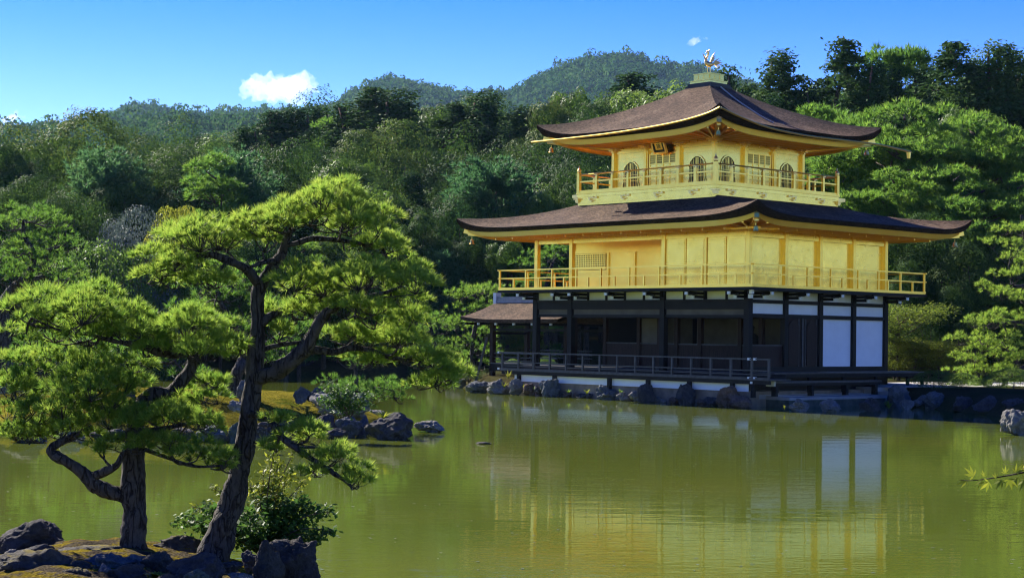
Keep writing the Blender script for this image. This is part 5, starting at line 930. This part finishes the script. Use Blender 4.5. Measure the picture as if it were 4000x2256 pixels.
for px, top, Y, w, k, lab in ((445, 512, 93, .36, 'yellow', 'rounded golden-green shrub above the left pine boughs'), (365, 545, 92, .42, 'silver', 'silvery shrub with glittering leaves left of the golden one'), (300, 575, 93, .34, 'silver', 'smaller silvery shrub next to the dark pine'), (250, 640, 90, .7, 'bush', 'green round bush below the silvery shrubs'), (310, 650, 92, .7, 'bush', 'green bush beside the left pine boughs'), (230, 560, 97, 1.1, 'broad', 'dark oak behind the silvery shrubs'), (420, 580, 95, 1.2, 'broad', 'dark low oak behind the golden shrub'), (520, 560, 94, 1.2, 'broadgreen', 'green tree below the layered teal pine'), (640, 600, 96, 1.2, 'broad', 'dark oak seen through the leaning pine fork'), (820, 600, 98, 1.2, 'broad', 'dark oak seen under the leaning pine crown'), (760, 640, 96, 1.2, 'redpine', 'pine seen right of the leaning pine fork'), (900, 650, 98, 1.2, 'broad', 'dark tree behind the right limb of the leaning pine'), (1000, 640, 98, 1.2, 'youngpine', 'blue-green pine behind the right pads of the leaning pine'),
                              (560, 700, 97, 1.2, 'redpine', 'bright pine in the gap left of the leaning trunk'), (150, 720, 95, 1.2, 'redpine', 'pine behind the left pine boughs'), (60, 760, 95, 1.2, 'broad', 'dark oak behind the thick left trunk'), (1330, 800, 92, 1.4, 'maple', 'yellow maple seen beneath the fishing deck'), (1260, 700, 96, 1.1, 'broad', 'dark tree behind the fishing deck roof'), (1150, 690, 100, 1.1, 'broad', 'dark tree left of the fishing deck roof'), (1020, 770, 100, 1.2, 'redpine', 'pine on the far shore behind the leaning pine limb'), (1080, 740, 99, 1.2, 'broad', 'dark shore tree left of the pruned pine'), (930, 790, 102, 1.2, 'broad', 'dark shore tree behind the low right limb'), (850, 800, 103, 1.2, 'broad', 'dark shore tree below the big right limb'), (760, 820, 104, 1.2, 'broad', 'dark shore tree above the far water'), (640, 800, 103, 1.2, 'broad', 'dark shore tree left of the leaning trunk'), (450, 760, 100, 1.2, 'broad', 'dark shore tree behind the middle boughs'), (350, 760, 100, 1.2, 'redpine', 'pine on the far shore behind the left boughs'), (250, 780, 98, 1.2, 'broad', 'dark shore tree behind the left crown')):
    tree(k, px, top, Y, lab, FILL, w)
# right bank
for px, top, Y, w, k, lab in ((2275, 308, 96, 1.25, 'redpine', 'large bright red pine right of the upper balcony'), (2100, 385, 98, 1.1, 'redpine', 'red pine directly behind the right end of the upper balcony'), (2190, 330, 100, 1.0, 'redpine', 'red pine between the balcony and the large one'), (2350, 385, 99, 1.1, 'redpine', 'red pine right behind the large one'), (2450, 345, 97, 1.2, 'redpine', 'red pine with twisted stem near the right edge'), (2540, 370, 96, 1.2, 'redpine', 'red pine touching the right edge'), (2400, 460, 90, 1.2, 'redpine', 'low bright pine above the right roof tip'), (2480, 500, 88, 1.3, 'redpine', 'low feathery pine right above the roof tip'), (2560, 480, 90, 1.2, 'redpine', 'low pine at the right edge below the tall ones'), (2150, 480, 92, 1.1, 'redpine', 'low pine behind the lower balcony roof slope'), (2250, 470, 91, 1.2, 'redpine', 'bright low pine over the right slope of the lower roof'), (2330, 500, 90, 1.1, 'redpine', 'bright low pine beside the right roof slope'),
                              (2440, 275, 104, 1.0, 'broadgreen', 'yellowish tree before the dark trunks at right'), (2300, 560, 88, 1.2, 'broad', 'dark tree right of the second storey'), (2380, 580, 87, 1.3, 'broad', 'dark tree behind the wind bell at right'), (2460, 600, 86, 1.3, 'broad', 'dark tree behind the shore pine'), (2290, 660, 85, 1.1, 'broad', 'dark tree behind the right end of the balcony'), (2400, 690, 84, 1.2, 'broad', 'dark tree above the maples'), (2500, 700, 85, 1.2, 'broad', 'dark tree filling behind the shore pine'), (2580, 600, 86, 1.2, 'broad', 'dark tree at the right edge behind the shore pine'), (2340, 770, 83, 1.2, 'broad', 'dark low tree behind the maples'), (2450, 790, 82, 1.2, 'broad', 'dark low tree right of the maples'), (2560, 780, 82, 1.2, 'broad', 'dark low tree beside the right edge'),
                              (2262, 765, 78, 1.4, 'maple', 'yellow-green maple against the white wall panels'), (2300, 850, 77, 1.6, 'maple', 'low maple mound by the stone step'), (2362, 858, 76, 1.5, 'maple', 'small round-topped maple on bare ground'), (2250, 880, 79, 1.6, 'maple', 'pale low maple at the pavilion corner'), (2420, 900, 77, 1.6, 'maple', 'reddish-green low maple behind the shore pine'), (2350, 935, 66, 1.8, 'bush', 'dark spreading shrub over the shore rocks'), (2420, 940, 68, 1.8, 'bush', 'dark shrub under the shore pine'), (2550, 930, 66, 1.8, 'bush', 'dark shrub at the right frame edge')):
    tree(k, px, top, Y, lab, RPB if k == 'redpine' else FILL, w)
for px, top, Y, w, lab in ((1180, 915, 77, 1.6, 'dark foliage added for shadow at the foot of the slender pruned pine'), (1225, 925, 79, 1.4, 'dark foliage added for shadow behind the slanting prop of the fishing deck'), (1120, 905, 82, 1.6, 'dark foliage added for shadow on the bank left of the pruned pine'), (1060, 905, 90, 1.6, 'bush on the far bank right of the far water'), (1290, 905, 84, 1.5, 'bush beneath the fishing deck'), (1370, 900, 84, 1.5, 'bush under the open corner bay')):
    tree('bush' if px > 1240 else 'broad', px, top, Y, lab, FILL, w*(.8 if px > 1240 else 1.1))  # dark crowns by the pruned pine and prop are added for the bank's shadows
for i in range(90):
    px = -120+i*15.4+rng.normal()*10; f = rng.random(); Y = 146-38*f; sky_ = float(np.interp(px, [-150, 100, 330, 560, 650, 800, 950, 1250, 1300], [420, 400, 400, 400, 360, 330, 330, 330, 360])); top = sky_+ (620-sky_)*f*.9
    tree(('cypress', 'broad', 'broadgreen', 'cypress', 'broad', 'redpine', 'cypress', 'broadgreen')[i % 8], px, top, Y, 'one of the crowded trees on the wooded slope between skyline and shore', 'crowded slope trees', .95+.25*rng.random())
for i in range(34):
    px = 1850+i*23+rng.normal()*10; f = rng.random(); Y = 112-18*f; tree(('cypress', 'broad', 'cypress', 'redpine')[i % 4], px, 230+330*f*.8, Y, 'one of the crowded trees on the right bank below the skyline', 'crowded right bank trees', 1.0+.2*rng.random())
# deep wood: shared label, nothing tells them apart
for i in range(95):
    px = -150+i*31+rng.normal()*12; Y = 150+rng.random()*55
    top = float(np.interp(px, [-150, 100, 330, 560, 650, 800, 950, 1250, 1500, 1700, 1900, 2100, 2700], [400, 390, 380, 370, 340, 310, 290, 300, 300, 290, 240, 220, 200]))+rng.normal()*16
    tree(('broad', 'cypress', 'broad', 'broadgreen', 'cypress')[i % 5], px, top, Y, 'tree deep in the wood behind the pond, mostly hidden by nearer trees', 'deep wood behind the pond', 1.25)
# undergrowth between the trunks
for i in range(46):
    px = -120+i*60+rng.normal()*15
    if 1230 < px < 2230: continue
    Y = 101+rng.random()*6 if px < 1230 else 86+rng.random()*8
    tree('bush', px, float(830-rng.random()*70), Y, 'dark undergrowth bush between the trunks of the wood', 'undergrowth of the wood', 1.6)
# trees beyond the frame that the gilding mirrors
for i, (x, y, k, h) in enumerate(((-24, 102, 'broad', 11), (40, 60, 'broad', 6.5), (44, 72, 'redpine', 6.5), (36, 80, 'broad', 6.5), (48, 50, 'broad', 6.5), (42, 40, 'redpine', 6.5), (50, 62, 'cypress', 9), (34, 90, 'broad', 6.5), (40, 98, 'cypress', 10))):
    vs = KIND[k]; c, t, h0 = vs[i % len(vs)]; r = empty(KNAME[k], (x, y, gh(x, y)), i*1.3); r.scale = (h/h0*1.2, h/h0*1.2, h/h0); tag(r, 'tree on the bank beyond the right edge of the frame', 'tree', 'trees past the right edge'); obj('trunk', t, None, r); obj('crown', c, None, r)

q = np.array([onz(rng.uniform(0, 2576), 1000+440*rng.random()**.8, .006) for i in range(260)]); V, F = leaf_quads(q, np.tile([0, 0, 1.], (260, 1)), .055, .035, 0.); V[:, 2] = .006+.004*(np.arange(len(V))//4 % 5)
tag(obj('fallen_leaves', np_mesh('fallen_leaves', V, F), M['silver']), 'scattered pale leaves floating on the pond', 'leaves', None, 'stuff')
# ------------------------------------------------------------------ wooded hills and the far mountain
def hill(name, D, prof, Wd, lf, x1, seed, fname, nt, cs, nl, label):
    px = np.array([p[0] for p in prof], float); py = np.array([p[1] for p in prof], float)
    gx = np.linspace(px[0], px[-1], 150); zz = np.array([at(a, b, D)[2] for a, b in zip(gx, np.interp(gx, px, py))]); X = np.array([at(a, 700, D)[0] for a in gx])
    zz = np.maximum(zz-cs*1.1, 2); t = np.linspace(-1, 1, 41)
    def H(x, t): z = np.interp(x, X, zz); return z*np.clip(1-np.abs(t)**1.25, 0, 1)
    GX_, GT = np.meshgrid(X, t); Zg = H(GX_, GT); Yg = D+GT*Wd
    ns = np.frompyfunc(lambda a, b: mnoise.fractal(Vector((a/(Wd*.35)+seed, b/(Wd*.5), 0)), 1., 2., 4), 2, 1)(GX_, Yg).astype(float)
    Zg = Zg*(1+.16*ns*np.clip(1-np.exp(-np.abs(GT)*4), 0, 1))-1.
    tag(obj(name, grid_mesh(name, GX_, Yg, Zg), M['ground']), kind='structure')
    V = []; F = []; b = 0; tm_ = []
    for k in range(8):
        L = [((rng.normal()*.25, rng.normal()*.25, .25+.7*rng.random()), .28+.2*rng.random()) for i in range(8)]; C, N = lump_points(L, nl); tm_.append(leaf_quads(C, N, lf, lf*.75, .8)[0])
    R = np.random.default_rng(int(seed*10)); tx = R.uniform(X[0], X[-1], nt); tt = -R.random(nt)**1.25*.72+.05; ty = D+tt*Wd
    i0 = np.clip((tt+1)/2*40, 0, 39.99); j0 = np.interp(tx, X, np.arange(150)); a = i0.astype(int); c = np.clip(j0.astype(int), 0, 148); fa, fc = i0-a, j0-c
    tz = Zg[a, c]*(1-fa)*(1-fc)+Zg[a+1, c]*fa*(1-fc)+Zg[a, c+1]*(1-fa)*fc+Zg[a+1, c+1]*fa*fc
    out = []
    for k in range(nt):
        m = tm_[R.integers(8)]; s = cs*(.6+.75*R.random()); an = R.random()*6.283; ca, sa = math.cos(an), math.sin(an); st = .85+.6*R.random()*(R.random() < .3)
        out.append(np.stack([(m[:, 0]*ca-m[:, 1]*sa)*s+tx[k], (m[:, 0]*sa+m[:, 1]*ca)*s+ty[k], m[:, 2]*s*st+tz[k]-.25*s], 1))
    V = np.concatenate(out); o = obj(fname, np_mesh(fname, V, np.arange(len(V)).reshape(-1, 4)), M['forest']); tag(o, label, 'forest', None, 'stuff')
hill('far_mountain', 1500, [(-500, 330), (0, 312), (150, 300), (250, 288), (300, 270), (340, 255), (360, 253), (400, 262), (440, 271), (500, 275), (600, 276), (760, 270), (820, 264), (870, 240), (910, 215), (940, 198), (985, 189), (1030, 195), (1080, 212), (1130, 218), (1200, 222), (1260, 220), (1310, 205), (1350, 180), (1400, 155), (1450, 137), (1510, 127), (1560, 124), (1600, 131), (1640, 148), (1700, 152), (1750, 158), (1800, 170), (1850, 190), (1900, 208), (2000, 240), (2200, 280), (2700, 320)], 620, .28, 0, 1.7, 'mountain_forest', 17000, 7., 60, 'blue hazy forest covering the far double-peaked mountain')
hill('near_hill', 780, [(-500, 300), (-100, 288), (0, 300), (100, 305), (150, 298), (250, 290), (330, 284), (420, 284), (520, 275), (600, 280), (680, 292), (760, 312), (850, 330), (1000, 345), (1300, 360), (1600, 370), (2700, 420)], 340, .2, 0, 4.1, 'hill_forest', 8500, 6.2, 95, 'green forest on the nearer low hill at the left')

# ------------------------------------------------------------------ clouds and air
def cloud_mat():
    t = NT('cloud_vapour'); t.t.nodes.remove(t.b); v = t.n('ShaderNodeVolumeScatter'); v.inputs['Color'].default_value = (.94, .95, .96, 1); v.inputs['Density'].default_value = .016; v.inputs['Anisotropy'].default_value = .35; t.l(v.outputs[0], t.out.inputs['Volume']); return t.m
M['cloud'] = cloud_mat()
def cloud(label, Y, blobs, seed):
    c0 = at(blobs[0][0], blobs[0][1], Y); pm = 4221/Y; bm = bmesh.new()
    for (px, py, r) in blobs:
        c = at(px, py, Y)-c0; c[1] += rng.normal()*r/pm*.5; R = r/pm; k = len(bm.verts); bmesh.ops.create_icosphere(bm, subdivisions=3, radius=R, matrix=Matrix.Translation(tuple(c)))
    me = bpy.data.meshes.new('cloud'); bm.to_mesh(me); bm.free(); o = obj('cloud', me, M['cloud']); o.location = tuple(c0)
    rm = o.modifiers.new('union', 'REMESH'); rm.mode = 'VOXEL'; rm.voxel_size = 3.2*Y/3000*1.6
    tx = bpy.data.textures.new('cloud_billow', 'CLOUDS'); tx.noise_scale = 20*Y/3000; tx.noise_depth = 4; dp = o.modifiers.new('billow', 'DISPLACE'); dp.texture = tx; dp.strength = 34*Y/3000; dp.mid_level = .55; tx2 = bpy.data.textures.new('cloud_wisp', 'CLOUDS'); tx2.noise_scale = 7*Y/3000; tx2.noise_depth = 3; d2 = o.modifiers.new('wisp', 'DISPLACE'); d2.texture = tx2; d2.strength = 16*Y/3000; d2.mid_level = .6
    return tag(o, label, 'cloud')
cloud('puffy white cloud resting above the dark treetops', 3000, [(700, 225, 34), (660, 215, 30), (632, 222, 26), (735, 215, 34), (765, 205, 28), (785, 225, 24), (640, 200, 18), (670, 195, 18), (752, 190, 16), (612, 240, 15), (720, 245, 28), (750, 250, 22), (680, 245, 22), (800, 232, 14), (650, 245, 18)], 1)
cloud('small wispy white cloud above the gilded bird', 3200, [(1762, 98, 10), (1748, 102, 8), (1776, 95, 9), (1735, 105, 6), (1785, 97, 5), (1720, 110, 3.5)], 2)
cloud('low white cloud peeping over the hill at the left edge', 3000, [(45, 290, 14), (30, 292, 12), (60, 296, 10), (15, 298, 12), (110, 300, 6)], 3)
def haze_mat():
    t = NT('haze_air'); t.t.nodes.remove(t.b); v = t.n('ShaderNodeVolumePrincipled'); v.inputs['Color'].default_value = (.36, .60, 1., 1); v.inputs['Density'].default_value = .00005; v.inputs['Anisotropy'].default_value = .3; t.l(v.outputs[0], t.out.inputs['Volume']); return t.m
m = MB(); m.add([(x, y, z) for z in (-3, 330) for x in (-1250, 1250) for y in (-40, 2300)], [(0, 2, 3, 1), (4, 5, 7, 6), (0, 1, 5, 4), (2, 6, 7, 3), (0, 4, 6, 2), (1, 3, 7, 5)])
HAZE = m.build('haze', haze_mat()); tag(HAZE, kind='stuff')
